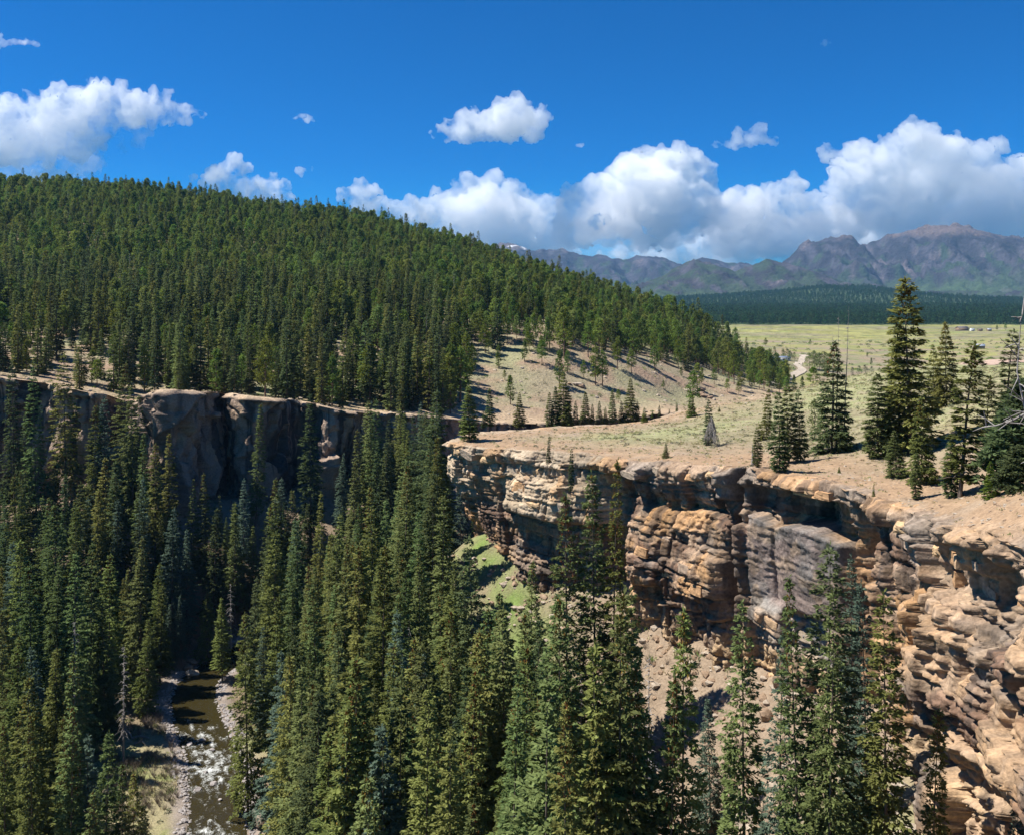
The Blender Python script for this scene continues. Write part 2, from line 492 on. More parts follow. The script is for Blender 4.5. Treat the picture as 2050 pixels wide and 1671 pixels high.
lc += [(-62, 140, -75.0), (-58, 128, -75.2), (-75, 138, -74.6), (-92, 150, -73.6), (-70, 108, -75.5), (-112, 180, -69), (-140, 120, -73), (-95, 198, -64), (-150, 190, -60),
       (-200, 150, -66), (-260, 150, -62), (-90, 60, -74), (-150, 40, -66), (-15, 82, -66), (0, 102, -61.5), (0, 62, -59), (-28, 135, -73.2), (-25, 155, -70), (-30, 178, -70.5), (-32, 120, -72.5), (-14, 120, -63),
       (-12, 175, -66), (14, 90, -54), (-20, 40, -62), (-5, 20, -48), (-60, 10, -62), (10, 70, -53)]
lc = np.array(lc)
_, _ui = np.unique(np.round(lc[:, :2], 1), axis=0, return_index=True)
lc = lc[np.sort(_ui)]
tpsL = TPS(lc[:, :2], lc[:, 2])
def river_z(X, Y):
    return np.interp(Y, [40, 95, 128, 152, 173, 184, 226, 306], [-78, -77.2, -76.3, -75.6, -75, -74.8, -67, -54])
RW = 4.5
def hL(X, Y):
    X = np.asarray(X, float); Y = np.asarray(Y, float)
    z = tpsL(X, Y) + 0.5 * fbm2(X / 11, Y / 11, 4, 8) + 0.12 * fbm2(X / 2.2, Y / 2.2, 3, 9)
    d = dist_line(X, Y, LRV)
    rz = river_z(X, Y)
    bed = np.where(d < RW, rz - 0.9 * (1 - (d / RW) ** 2) - 0.02, rz + 0.1 + (d - RW) * 0.14)
    w = sstep(RW + 11, RW, d)
    z2 = z * (1 - w) + np.minimum(bed, np.maximum(z, bed)) * w
    z2 = np.where(d > RW, np.maximum(z2, rz + 0.06), z2)
    return z2

def in_canyon(x, y):
    return inside_poly(np.atleast_1d(x), np.atleast_1d(y), CANYON)

# ------------------------------------------------------------------ colours of the ground
C = lambda r, g, b: np.array([r, g, b])
SOIL, ORANGE, DRY, PALEG, GREEN, LITTER, GRAVEL, SCREE = (C(.25, .195, .13), C(.31, .205, .125), C(.225, .195, .118), C(.245, .245, .122),
        C(.16, .20, .05), C(.095, .07, .045), C(.24, .20, .17), C(.30, .235, .17))

def upper_colour(X, Y, Z):
    d1 = dist_line(X, Y, L1)
    n1 = fbm2(X / 16, Y / 16, 5, 21); n2 = fbm2(X / 4, Y / 4, 4, 22); n3 = fbm2(X / 42, Y / 42, 4, 23)
    col = np.tile(SOIL, (len(X), 1))
    kn = sstep(6, 26, d1 + 8 * n1) * sstep(84, 118, Y + 12 * n1 - 0.1 * X)
    col = lerp3(col, DRY, np.clip(kn, 0, 1))
    gr = kn * sstep(-0.25, 0.35, n3 + 0.5 * n2 + 0.35 * bump(Y - 0.55 * X, 128, 28))
    col = lerp3(col, PALEG, np.clip(gr, 0, 1))
    org = (1 - sstep(2, 15, d1 + 7 * n1 + 3 * n2))
    org = np.maximum(org, sstep(0.1, 0.5, n1 + 0.4 * n2) * (1 - kn) * 0.9)
    col = lerp3(col, ORANGE, np.clip(org, 0, 1) * 0.85)
    col = lerp3(col, SCREE, sstep(0.25, 0.6, n2 + 0.2 * n1) * 0.5)
    return col

def hill_colour(X, Y, Z):
    n1 = fbm2(X / 60, Y / 60, 5, 31); n2 = fbm2(X / 12, Y / 12, 4, 32)
    col = np.tile(C(.255, .215, .14), (len(X), 1))
    col = lerp3(col, C(.235, .225, .125), sstep(-0.2, 0.35, n1))
    col = lerp3(col, C(.27, .19, .13), sstep(0.0, 0.45, n2 - 0.3 * n1))
    d2 = dist_line(X, Y, L2)
    col = lerp3(col, C(.36, .265, .175), (1 - sstep(4, 28, d2 + 10 * n2)))
    px, py = proj(X, np.maximum(Y, 1), Z)
    val = sstep(520, 640, Y + 0.35 * X) * sstep(90, 220, X)
    m1 = fbm2(X / 170, Y / 55, 5, 71); m2 = fbm2(X / 30, Y / 16, 4, 34)
    md = lerp3(np.tile(C(.215, .185, .12), (len(X), 1)), C(.245, .235, .088), sstep(-.15, .25, m1 + .3 * m2 + sstep(820, 1000, Y) * .4 - .1))
    md = lerp3(md, C(.17, .19, .075), sstep(.15, .5, m2 - .5 * m1) * .8)
    md = lerp3(md, C(.27, .20, .14), sstep(.25, .5, -m2 + .2) * .6)
    col = lerp3(col, md, val)
    return col

# ------------------------------------------------------------------ upper terrain meshes
def terrain(name, x0, x1, y0, y1, st, hf, cf, mat, keep, label_kind='structure'):
    xs = np.arange(x0, x1 + st * .5, st); ys = np.arange(y0, y1 + st * .5, st)
    X, Y = np.meshgrid(xs, ys)
    Xf, Yf = X.ravel(), Y.ravel()
    Z = hf(Xf, Yf)
    V = np.c_[Xf, Yf, Z]
    Fc = grid_faces(len(ys), len(xs))
    c = V[Fc].mean(axis=1)
    k = keep(c[:, 0], c[:, 1])
    Fc = Fc[k]
    col = cf(Xf, Yf, Z)
    V, Fc, col = compact(V, Fc, col)
    me = mesh_np(name, V, Fc, mat, col, smooth=True)
    return link(name, me, kind=label_kind)

CAN1 = CANYON
NEARX, NEARY = (-30, 150), (-20, 262)
terrain('plateau', NEARX[0], NEARX[1], NEARY[0], NEARY[1], 0.6, hU, upper_colour, M_ground,
        lambda x, y: ~inside_poly(x, y, CAN1) & (y < 300 + 0 * x) & ((x > -12) | (y < 10)))
def hill_keep(x, y):
    inn = (x > NEARX[0] + 3) & (x < NEARX[1] - 3) & (y < NEARY[1] - 3)
    return ~inside_poly(x, y, CAN1) & ~inn & ((y > 120) | (x > 100))
terrain('hillside', -720, 640, -60, 1160, 4.0, lambda x, y: hU(x, y) - 0.15 * ((x > NEARX[0]) & (x < NEARX[1]) & (y < NEARY[1])), hill_colour, M_hill, hill_keep)

def far_colour(X, Y, Z):
    zz, rock = far_height(X, Y)
    n1 = fbm2(X / 220, Y / 90, 5, 71); n2 = fbm2(X / 60, Y / 30, 4, 72); n3 = fbm2(X / 700, Y / 700, 4, 73)
    col = np.tile(C(.225, .20, .115), (len(X), 1))
    yel = sstep(820, 1000, Y + 120 * n1) * sstep(-0.35, 0.25, n1 + 0.35 * n2)
    col = lerp3(col, C(.255, .245, .085), yel)
    col = lerp3(col, C(.18, .21, .07), sstep(0.0, 0.5, n2 + 0.5 * n3) * sstep(800, 1000, Y) * 0.8)
    forest = sstep(1660, 1760, Y + 60 * n1)
    col = lerp3(col, C(.050, .078, .034), forest)
    open_ = forest * sstep(0.28, 0.55, n3 + 0.25 * n2) * (1 - sstep(4600, 5200, Y)) * sstep(2500, 3200, Y)
    col = lerp3(col, C(.13, .17, .055), open_ * 0.8)
    n4 = fbm2(X / 170, Y / 260, 5, 74); n5 = ridged2(X / 150, Y / 420, 5, 75)
    rk = C(.062, .058, .070) + np.zeros((len(X), 3))
    rk = lerp3(rk, C(.108, .090, .094), sstep(0.15, 0.5, n4))
    rk = lerp3(rk, C(.030, .028, .034), sstep(0.2, 0.55, n5))
    rk = lerp3(rk, C(.034, .050, .030), sstep(0.02, 0.32, fbm2(X / 120, Y / 200, 5, 76) + 0.25 - (Z - 150) / 620))
    rk = lerp3(rk, C(.115, .088, .08), sstep(540, 620, Z + 60 * n4))
    col = lerp3(col, rk, rock)
    snow = sstep(0.36, 0.46, fbm2(X / 110, Y / 60, 3, 78)) * sstep(540, 580, Z) * sstep(8300, 8500, Y)
    col = lerp3(col, C(.75, .77, .8), snow)
    return col
# the land from the meadow to the mountains: one sheet whose rows widen with distance
def far_sheet():
    rows = np.r_[np.arange(1140, 2000, 12), np.arange(2000, 4200, 22), np.arange(4200, 9700, 20)]
    xs = np.linspace(-1, 1, 560)
    X = np.outer(np.interp(rows, [1140, 9700], [2600, 8200]), xs) + np.interp(rows, [1140, 9700], [500, 1800])[:, None]
    Y = np.repeat(rows[:, None], len(xs), axis=1).astype(float)
    Xf, Yf = X.ravel(), Y.ravel()
    Z = far_height(Xf, Yf)[0]
    col = far_colour(Xf, Yf, Z)
    me = mesh_np('far_valley_and_mountains', np.c_[Xf, Yf, Z], grid_faces(len(rows), len(xs)), M_far, col, smooth=True)
    link('far_mountains', me, kind='structure')
far_sheet()
terrain('meadow', 620, 3000, 300, 1160, 14, hU, hill_colour, M_hill, lambda x, y: x > 630)

# ------------------------------------------------------------------ canyon floor
def lower_colour(X, Y, Z):
    n1 = fbm2(X / 14, Y / 14, 5, 51); n2 = fbm2(X / 3.5, Y / 3.5, 4, 52)
    d = dist_line(X, Y, LRV)
    col = np.tile(C(.19, .145, .095), (len(X), 1))
    col = lerp3(col, LITTER, sstep(-0.1, 0.4, n1))
    d1 = dist_line(X, Y, L1); d2 = dist_line(X, Y, L2)
    col = lerp3(col, C(.245, .185, .13), 1 - sstep(9, 30, np.minimum(d1, d2) + 9 * n1))
    g = bump(np.hypot((X + 6) / 1.0, (Y - 127) / 1.3), 0, 11)
    g2 = bump(np.hypot(X - 27, (Y - 70) / 1.2), 0, 5)
    col = lerp3(col, C(.145, .20, .055), np.clip((g + g2) * (1.15 + 1.0 * n1) * (0.95 + 0.7 * n2) * 1.2, 0, 1))
    bar = (1 - sstep(16, 24, d + 5 * n1)) * (1 - sstep(150, 162, Y)) * (X < -40)
    col = lerp3(col, C(.27, .235, .135), bar)
    col = lerp3(col, C(.19, .21, .075), bar * sstep(0.1, 0.5, n1 + .4 * n2))
    rb = (1 - sstep(16, 22, d)) * (1 - sstep(142, 150, Y)) * (X > -45)
    col = lerp3(col, C(.30, .215, .14), rb)
    col = lerp3(col, GRAVEL, (1 - sstep(RW + 1.0, RW + 3.0, d + 1.2 * n1)))
    col = lerp3(col, C(.10, .07, .035), (1 - sstep(RW - .8, RW, d)))
    return col
terrain('canyon_floor', -330, 175, 0, 400, 1.0, hL, lower_colour, M_ground, lambda x, y: inside_poly(x, y, CAN1) | (np.minimum(dist_line(x, y, L1), dist_line(x, y, L2)) < 5))

# ------------------------------------------------------------------ cliffs
def px_to_u(R, U, px, ymin, ymax):
    m = (R[:, 1] > ymin) & (R[:, 1] < ymax)
    p = CX + F * R[m, 0] / R[m, 1]
    o = np.argsort(p)
    return float(np.interp(px, p[o], U[m][o]))

def strata(u, z, seed, tmin, tmax, wmin, wmax):
    """beds with joints: random outset, distance to the nearest joint and a random tint for each block"""
    r = np.random.default_rng(seed)
    b = np.cumsum(r.uniform(tmin, tmax, 400)); b = b - 60
    k = np.searchsorted(b, z)
    lo, hi = b[np.clip(k - 1, 0, 399)], b[np.clip(k, 0, 399)]
    w = r.uniform(wmin, wmax, 402)[k]; of = r.uniform(0, 50, 402)[k]
    t = (u + of) / w
    # uneven joint spacing
    t = t + 0.35 * np.sin(t * 2.1 + k) * 0.6
    j = np.floor(t)
    rr = _hash(j, k.astype(float), np.zeros_like(j), seed + 5)
    bedr = r.uniform(-1, 1, 402)[k]
    dj = np.minimum(t - j, 1 - (t - j)) * w
    dz = np.minimum(z - lo, hi - z)
    return rr * 2 - 1, bedr, np.minimum(dj, dz), k

def cliff(name, RIM, ulo, uhi, du, nv, side, shape, colour, mat, lip=4.0, base_f=None):
    R, U = catmull(RIM, du)
    # smoothed outward direction
    T = np.gradient(R[:, :2], axis=0)
    kw = max(3, int(3.0 / du)); ker = np.hanning(2 * kw + 3)[1:-1]; ker /= ker.sum()
    T = np.c_[[np.convolve(np.pad(T[:, i], kw, mode='edge'), ker, 'valid') for i in (0, 1)]].T
    T /= np.linalg.norm(T, axis=1)[:, None]
    N = np.c_[-T[:, 1], T[:, 0]] * side
    m = (U >= ulo) & (U <= uhi)
    R, U, N = R[m], U[m], N[m]
    nl = 9
    bpos = R[:, :2] + N * 3.0
    zb = hL(bpos[:, 0], bpos[:, 1]) - 2.5
    t = np.r_[np.linspace(0, 1, nv)]
    UU, TT = np.meshgrid(U, t)
    ztop = hU(R[:, 0], R[:, 1]) + 0.1
    ZZ = ztop[None] * (1 - TT) + zb[None] * TT
    D = shape(UU.ravel(), TT.ravel(), ZZ.ravel()).reshape(UU.shape)
    fade = sstep(0, 0.03, TT)
    D = D * (0.45 + 0.55 * fade)
    P = R[None, :, :2] + N[None] * D[..., None]
    V = np.dstack([P, ZZ])
    # the lip: rock that runs back from the rim over the ground
    s = np.linspace(1, 0, nl, endpoint=False)
    lipP = []
    for q in s:
        pp = P[0] * (1 - q) + (R[:, :2] - N * lip) * q
        zz = hU(pp[:, 0], pp[:, 1]) + 0.16 * (1 - q) - 0.22 * q + (0.22 * fbm2(pp[:, 0] / 1.3, pp[:, 1] / 1.3, 4, 17)) * (1 - q)
        zz = np.where(q > 0.9, zz - 0.3, zz)
        lipP.append(np.c_[pp, zz])
    V = np.vstack([np.array(lipP), V])
    ny, nx = V.shape[:2]
    TTf = np.vstack([np.repeat(-s[:, None], nx, axis=1) * 0.05, TT]); UUf = np.repeat(U[None], ny, axis=0)
    Vf = V.reshape(-1, 3)
    Dfull = np.vstack([np.repeat(D[:1], nl, axis=0), D]).ravel()
    col = colour(UUf.ravel(), TTf.ravel(), Vf[:, 2], Dfull)
    me = mesh_np(name, Vf, grid_faces(ny, nx) if side < 0 else grid_faces(ny, nx)[:, ::-1], mat, col, smooth=False)
    return link(name, me, kind='structure'), R, U, N

u1 = lambda px: px_to_u(R1, U1, px, 57, 143)
u2 = lambda px: px_to_u(R2, U2, px, 190, 300)
UT = {p: u1(p) for p in (910, 960, 1000, 1060, 1120, 1040, 1190, 1215, 1225, 1240, 1250, 1265, 1275, 1300, 1380, 1470, 1488, 1490, 1500, 1505, 1515, 1520, 1560, 1600, 1670, 1690, 1700, 1710, 1712, 1740, 1770, 1800, 1822, 1830, 1850, 1852, 1880, 1900, 1960, 2040)}

SLAB0, SLAB1 = 0.205, 0.50
def slab_mask(u, t, w):
    al = sstep(UT[1690] - .3, UT[1690] + .3, u) * (1 - sstep(UT[1515] - .3, UT[1515] + .3, u))
    arch = 0.035 * np.abs(np.sin((u - UT[1560]) * np.pi / (UT[1560] - UT[1690])))
    return al * sstep(SLAB0 - arch, SLAB0 - arch + .012, t) * (1 - sstep(SLAB1, SLAB1 + .05, t + 0.03 * w))

def shape1(u, t, z):
    w = 0.6 * fbm2(u / 8, z / 8, 3, 101)
    rr, bed, dj, k = strata(u + 1.2 * w, z + 0.9 * fbm2(u / 18, z / 25, 3, 102), 11, 0.35, 1.9, 0.9, 4.6)
    rr2, bed2, dj2, k2 = strata(u + 3 * w, z + 2.2 * fbm2(u / 30, z / 40, 3, 103), 12, 2.4, 6.5, 5, 13)
    rough = sstep(-0.35, 0.25, fbm2(u / 11, z / 7, 3, 106))
    fa, fe, fc = facets(u + w, z + w, 3.8, 2.6, 111, .55, .42)
    rr3, bed3, dj3, k3 = strata(u + .5 * w, z + 0.5 * fbm2(u / 6, z / 9, 3, 116), 13, 0.16, 0.7, 0.35, 2.0)
    fb = .17 * rr3 + .12 * bed3 - .10 * np.exp(-(dj3 / 0.05) ** 2)
    tlt = 0.10 * z * np.sin(u * .11)                       # joints lean a little
    rA, bA, dA, kA = strata(u + 1.1 * w + tlt, z + 2.5 * fbm2(u / 20, z / 30, 3, 118), 21, 6, 14, 2.2, 6.0)
    rB, bB, dB, kB = strata(u + .7 * w + .6 * tlt, z + .8 * fbm2(u / 10, z / 16, 3, 119), 22, 1.8, 4.6, 1.4, 4.2)
    big = .95 * rA + .15 * bA; bge = dA * .2; bgc = (rA + 1) / 2
    d = 1.3 * fbm2(u / 17, z / 40, 3, 104) + big + 0.35 * rr2 + 0.25 * bed2
    d += 0.15 * rr + 0.12 * bed
    d += .28 * fa + .45 * rB + .15 * bB - .3 * np.exp(-(dB / .1) ** 2)
    # pitted, fluted rock low on the wall
    d += sstep(0.55, 0.75, t) * (0.9 * np.abs(fbm2(u / 1.3, z / 5, 4, 108)) + .25 * fbm2(u / .5, z / .5, 3, 109))
    d += 2.2 * sstep(0.88, 1.0, t)
    # cap rock overhangs what lies below it
    cap = 1 - sstep(0.055, 0.075, t + 0.012 * rr)
    d += (.35 + .5 * sstep(-.1, .3, fbm2(u / 9, u * 0, 2, 117))) * cap - 0.25 * bump(t, 0.12, 0.05)
    # undercut nose of the promontory
    tip = sstep(UT[1060], UT[910], u)
    d -= tip * 7.0 * sstep(0.08, 1.0, t) ** 0.9
    # stepped pale benches between nose and recess
    ben = sstep(UT[1240], UT[1190], u) * (1 - sstep(UT[1040], UT[1000], u))
    d += ben * (3.4 * sstep(0.0, 0.34, t) + .5 * bed - 3.0 * sstep(0.36, 0.42, t + .02 * w))
    # recess with the tall spruces
    d -= 4.6 * bump(u, UT[1225], 3.2) * sstep(0.02, 0.25, t)
    # big buttress right of it
    reg = sstep(UT[1490], UT[1490] + 2, u) * (1 - sstep(UT[1275] - 1.0, UT[1275] + .6, u))
    d += reg * (1.9 + 1.2 * bump(t, 0.48, 0.12) - 1.6 * bump(t, 0.20, 0.05) - 3.0 * sstep(0.57, 0.60, t + .03 * w) * (.55 + .45 * np.sin(u * .8)))
    # deep vertical joint and the pillar beside it
    d -= 3.6 * np.exp(-((u - UT[1488]) / 0.5) ** 2)
    d += 1.3 * np.exp(-((u - UT[1500]) / 0.75) ** 4) * sstep(0.03, 0.06, t)
    # alcove under the cap and the smooth slab below it
    al = sstep(UT[1690] - .3, UT[1690] + .3, u) * (1 - sstep(UT[1515] - .3, UT[1515] + .3, u))
    d -= al * 3.4 * sstep(0.05, 0.075, t) * (1 - sstep(.24, .30, t)) * (0.75 + 0.35 * np.cos((u - UT[1600]) * 0.55))
    sl = slab_mask(u, t, w)
    two = np.abs(np.sin((u - UT[1560]) * np.pi / (UT[1560] - UT[1690])))
    d = d * (1 - sl) + sl * (1.0 + 0.3 * fbm2(u / 4, z / 4, 4, 110) + 0.85 * two - 2.2 * (t - SLAB0) + .1 * fb + .25 * fa * sstep(.3, .42, t) - .5 * np.exp(-((u - UT[1560] + .6 * w) / .12) ** 2))
    # chutes and the hanging slab between them
    d -= 3.4 * bump(u, UT[1712], 1.2) * sstep(0.10, 0.2, t)
    d -= 3.0 * bump(u + 5.0 * t, UT[1770] + 1.6, 1.2) * sstep(0.05, 0.08, t)
    hs = bump(u, UT[1822], 1.7) ** .5 * sstep(.07, .10, t) * (1 - sstep(.33, .36, t + .06 * (u - UT[1822]) / 2))
    d = d * (1 - .8 * hs) + hs * .8 * (1.3 + .1 * fb)
    # stacked blocks of the nearest buttress
    nb = 1 - sstep(UT[1852] - .6, UT[1852] + .6, u)
    blk = .55 * rB + .5 * rA
    d += nb * (1.0 * bump(t, 0.30, 0.06) - 0.9 * bump(t, 0.16, 0.04) + 1.2 * bump(t, 0.50, 0.09) - 2.2 * bump(t, 0.68, 0.05) + .9 * blk)
    stp = .45 + .55 * bgc
    q = np.floor(d / stp + .5) * stp                       # joints: the wall steps in flat faces
    d = d * (1 - .55 * (1 - sl)) + .55 * (1 - sl) * q
    d -= (1 - sl) * (0.22 * np.exp(-(dj / 0.08) ** 2) + 0.5 * np.exp(-(dj2 / 0.14) ** 2) + 0.6 * np.exp(-(bge / 0.025) ** 2) + 0.15 * np.exp(-(fe / 0.035) ** 2))
    d += (1 - .5 * sl) * (0.2 + 0.45 * rough) * fb + 0.07 * fbm2(u / 0.9, z / 0.5, 4, 107)
    return d * 0.92

def colour1(u, t, z, d):
    w = 0.9 * fbm2(u / 7, z / 7, 4, 101)
    rr, bed, dj, k = strata(u + 1.2 * w, z + 0.9 * fbm2(u / 18, z / 25, 3, 102), 11, 0.35, 1.9, 0.9, 4.6)
    fa, fe, fc = facets(u + w, z + w, 3.4, 2.6, 111)
    n1 = fbm2(u / 8, z / 6, 5, 121); n2 = fbm2(u / 2.2, z / 1.2, 4, 122); st = fbm2(u / 0.9, z / 14, 4, 123)
    col = np.tile(C(.37, .26, .175), (len(u), 1))
    col = lerp3(col, C(.41, .25, .13), sstep(0.0, 0.45, n1 + 0.25 * rr + .2 * (fc - .5)))
    col = lerp3(col, C(.20, .125, .085), sstep(-0.05, 0.4, -n1 + 0.3 * bed + 0.25 * n2) * sstep(.06, .12, t) * (1 - sstep(0.55, 0.7, t)))
    # pale ledges left of the recess
    pale = sstep(UT[1250], UT[1215], u) * (1 - sstep(.34, .42, t + .05 * n1))
    col = lerp3(col, C(.47, .37, .25), pale * (.75 + .4 * n2).clip(0, 1))
    grey = sstep(-0.05, 0.4, fbm2(u / 10, z / 5, 4, 124) + 0.5 * (1 - sstep(0.0, 0.22, t)) - 0.12)
    col = lerp3(col, C(.225, .195, .165), grey * 0.7 * (1 - .6 * pale))
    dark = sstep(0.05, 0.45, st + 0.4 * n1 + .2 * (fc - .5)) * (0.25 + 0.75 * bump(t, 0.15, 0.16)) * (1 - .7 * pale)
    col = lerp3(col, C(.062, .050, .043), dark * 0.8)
    sl = slab_mask(u, t, w)
    sc = lerp3(np.tile(C(.24, .185, .16), (len(u), 1)), C(.19, .175, .16), sstep(-.2, .3, n1))
    sc = lerp3(sc, C(.34, .245, .165), sstep(.1, .45, fbm2(u / 3, z / 3, 4, 125)) * .7)
    col = lerp3(col, sc, sl * 0.9)
    low = ((u < UT[1515]) & (u > UT[1700])) * sstep(SLAB1, SLAB1 + .03, t) * (1 - sstep(.68, .74, t))
    col = lerp3(col, C(.21, .205, .185), low * .7)
    col = lerp3(col, C(.46, .32, .18), sstep(0.62, 0.75, t) * sstep(-0.2, 0.3, n1 + 0.15) * 0.75)
    tlt = 0.10 * z * np.sin(u * .11); w_ = 0.6 * fbm2(u / 8, z / 8, 3, 101)
    rA = strata(u + 1.1 * w_ + tlt, z + 2.5 * fbm2(u / 20, z / 30, 3, 118), 21, 6, 14, 2.2, 6.0)[0]
    rB = strata(u + .7 * w_ + .6 * tlt, z + .8 * fbm2(u / 10, z / 16, 3, 119), 22, 1.8, 4.6, 1.4, 4.2)[0]
    col = lerp3(col, C(.40, .225, .10), sstep(.25, .6, rA * .6 + .5 * n1) * (1 - sl) * .6)
    stain = sstep(.0, .4, fbm2(u / 1.3, z / 22, 4, 126) + .3 * rA - .05) * (1 - .6 * pale) * (1 - .5 * sl)
    col = lerp3(col, C(.085, .066, .055), stain * .62)
    col *= (1 + .22 * rB)[:, None]
    nb = (u < UT[1880]).astype(float)
    col = lerp3(col, C(.42, .295, .19), nb * sstep(-.3, .3, n1 + .4 * (fc - .5)) * 0.6)
    col *= (.86 * (1 + 0.14 * rr + .25 * (fc - .5)))[:, None]
    top = 1 - sstep(-0.05, 0.02, t + 0.02 * n2)
    col = lerp3(col, C(.40, .28, .18), top * 0.5)
    return col

CL1, C1R, C1U, C1N = cliff('canyon_cliff', RIM1, u1(2049) - 24, U1[np.argmin(np.hypot(R1[:, 0] + 2, R1[:, 1] - 154))], 0.14, 185, 1, shape1, colour1, M_cliff, lip=3.2)
cliff('back_canyon_cliff', RIM1, U1[np.argmin(np.hypot(R1[:, 0] + 2, R1[:, 1] - 154))] - .6, U1[np.argmin(np.hypot(R1[:, 0] - 150, R1[:, 1] - 335))], 0.6, 60, 1, shape1, colour1, M_cliff, lip=3.2)

V2 = {p: u2(p) for p in (100, 215, 240, 300, 340, 425, 455, 470, 520, 600, 720, 745, 800, 870)}
def shape2(u, t, z):
    w = fbm2(u / 11, z / 14, 4, 201)
    fa, fe, fc = facets(u + 2 * w, z + 3 * w, 6.0, 14, 211, 2.2, .5)
    fb, fe2, fc2 = facets(u + w, z + 2 * w, 3.2, 4.5, 212, .4, .45)
    d = 2.4 * fbm2(u / 16, z / 60, 3, 204) + fa + fb - .6 * np.exp(-(fe / .03) ** 2)
    d += 0.35 * fbm2(u / 1.6, z / 2.4, 4, 206)
    d += 3 * sstep(0.88, 1.0, t)
    g = bump(u, 0.5 * (V2[240] + V2[300]) + 2, 7.5)
    g3 = bump(u, V2[800], 9)
    d += bump(u, 0.5 * (V2[240] + V2[300]) + 2, 9.5) * (13 * t ** 0.8 + 1.3 * facets(u, z, 2.4, 1.5, 215, .5, .8)[0])
    d += g3 * (3.5 * t + facets(u, z, 2.4, 1.5, 216, .5, .8)[0])
    d += 1.3 * (1 - sstep(0.03, 0.07, t)) * sstep(-.2, .3, w)
    d -= 3.0 * bump(u, V2[455], 2.2) + 3.5 * bump(u, V2[720] + 1, 3)
    return d
def colour2(u, t, z, d):
    n1 = fbm2(u / 12, z / 9, 5, 221); st = fbm2(u / 2.2, z / 60, 4, 223); n2 = fbm2(u / 3, z / 2, 4, 224)
    fa, fe, fc = facets(u + 2 * fbm2(u / 11, z / 14, 4, 201), z, 7.5, 16, 211)
    col = np.tile(C(.25, .185, .14), (len(u), 1)) * (.5 + 1.0 * fc)[:, None]
    col = lerp3(col, C(.38, .27, .18), sstep(0.1, 0.5, n1))
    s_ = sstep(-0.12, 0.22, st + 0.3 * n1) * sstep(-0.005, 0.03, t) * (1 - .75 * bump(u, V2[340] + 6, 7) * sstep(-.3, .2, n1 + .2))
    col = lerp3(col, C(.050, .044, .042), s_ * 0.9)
    g = np.maximum(bump(u, 0.5 * (V2[240] + V2[300]), 8.5), bump(u, V2[800], 12) * .8)
    col = lerp3(col, C(.46, .36, .255), np.clip(g * 1.4, 0, 1) * (0.75 + 0.5 * n2).clip(0, 1))
    top = 1 - sstep(-0.02, 0.045, t + 0.03 * n2)
    col = lerp3(col, C(.43, .32, .21), top * 0.85)
    return col
CL2, C2R, C2U, C2N = cliff('far_canyon_cliff', RIM2, u2(0) - 25, U2[-1], 0.3, 110, -1, shape2, colour2, M_cliff2, lip=6.5)

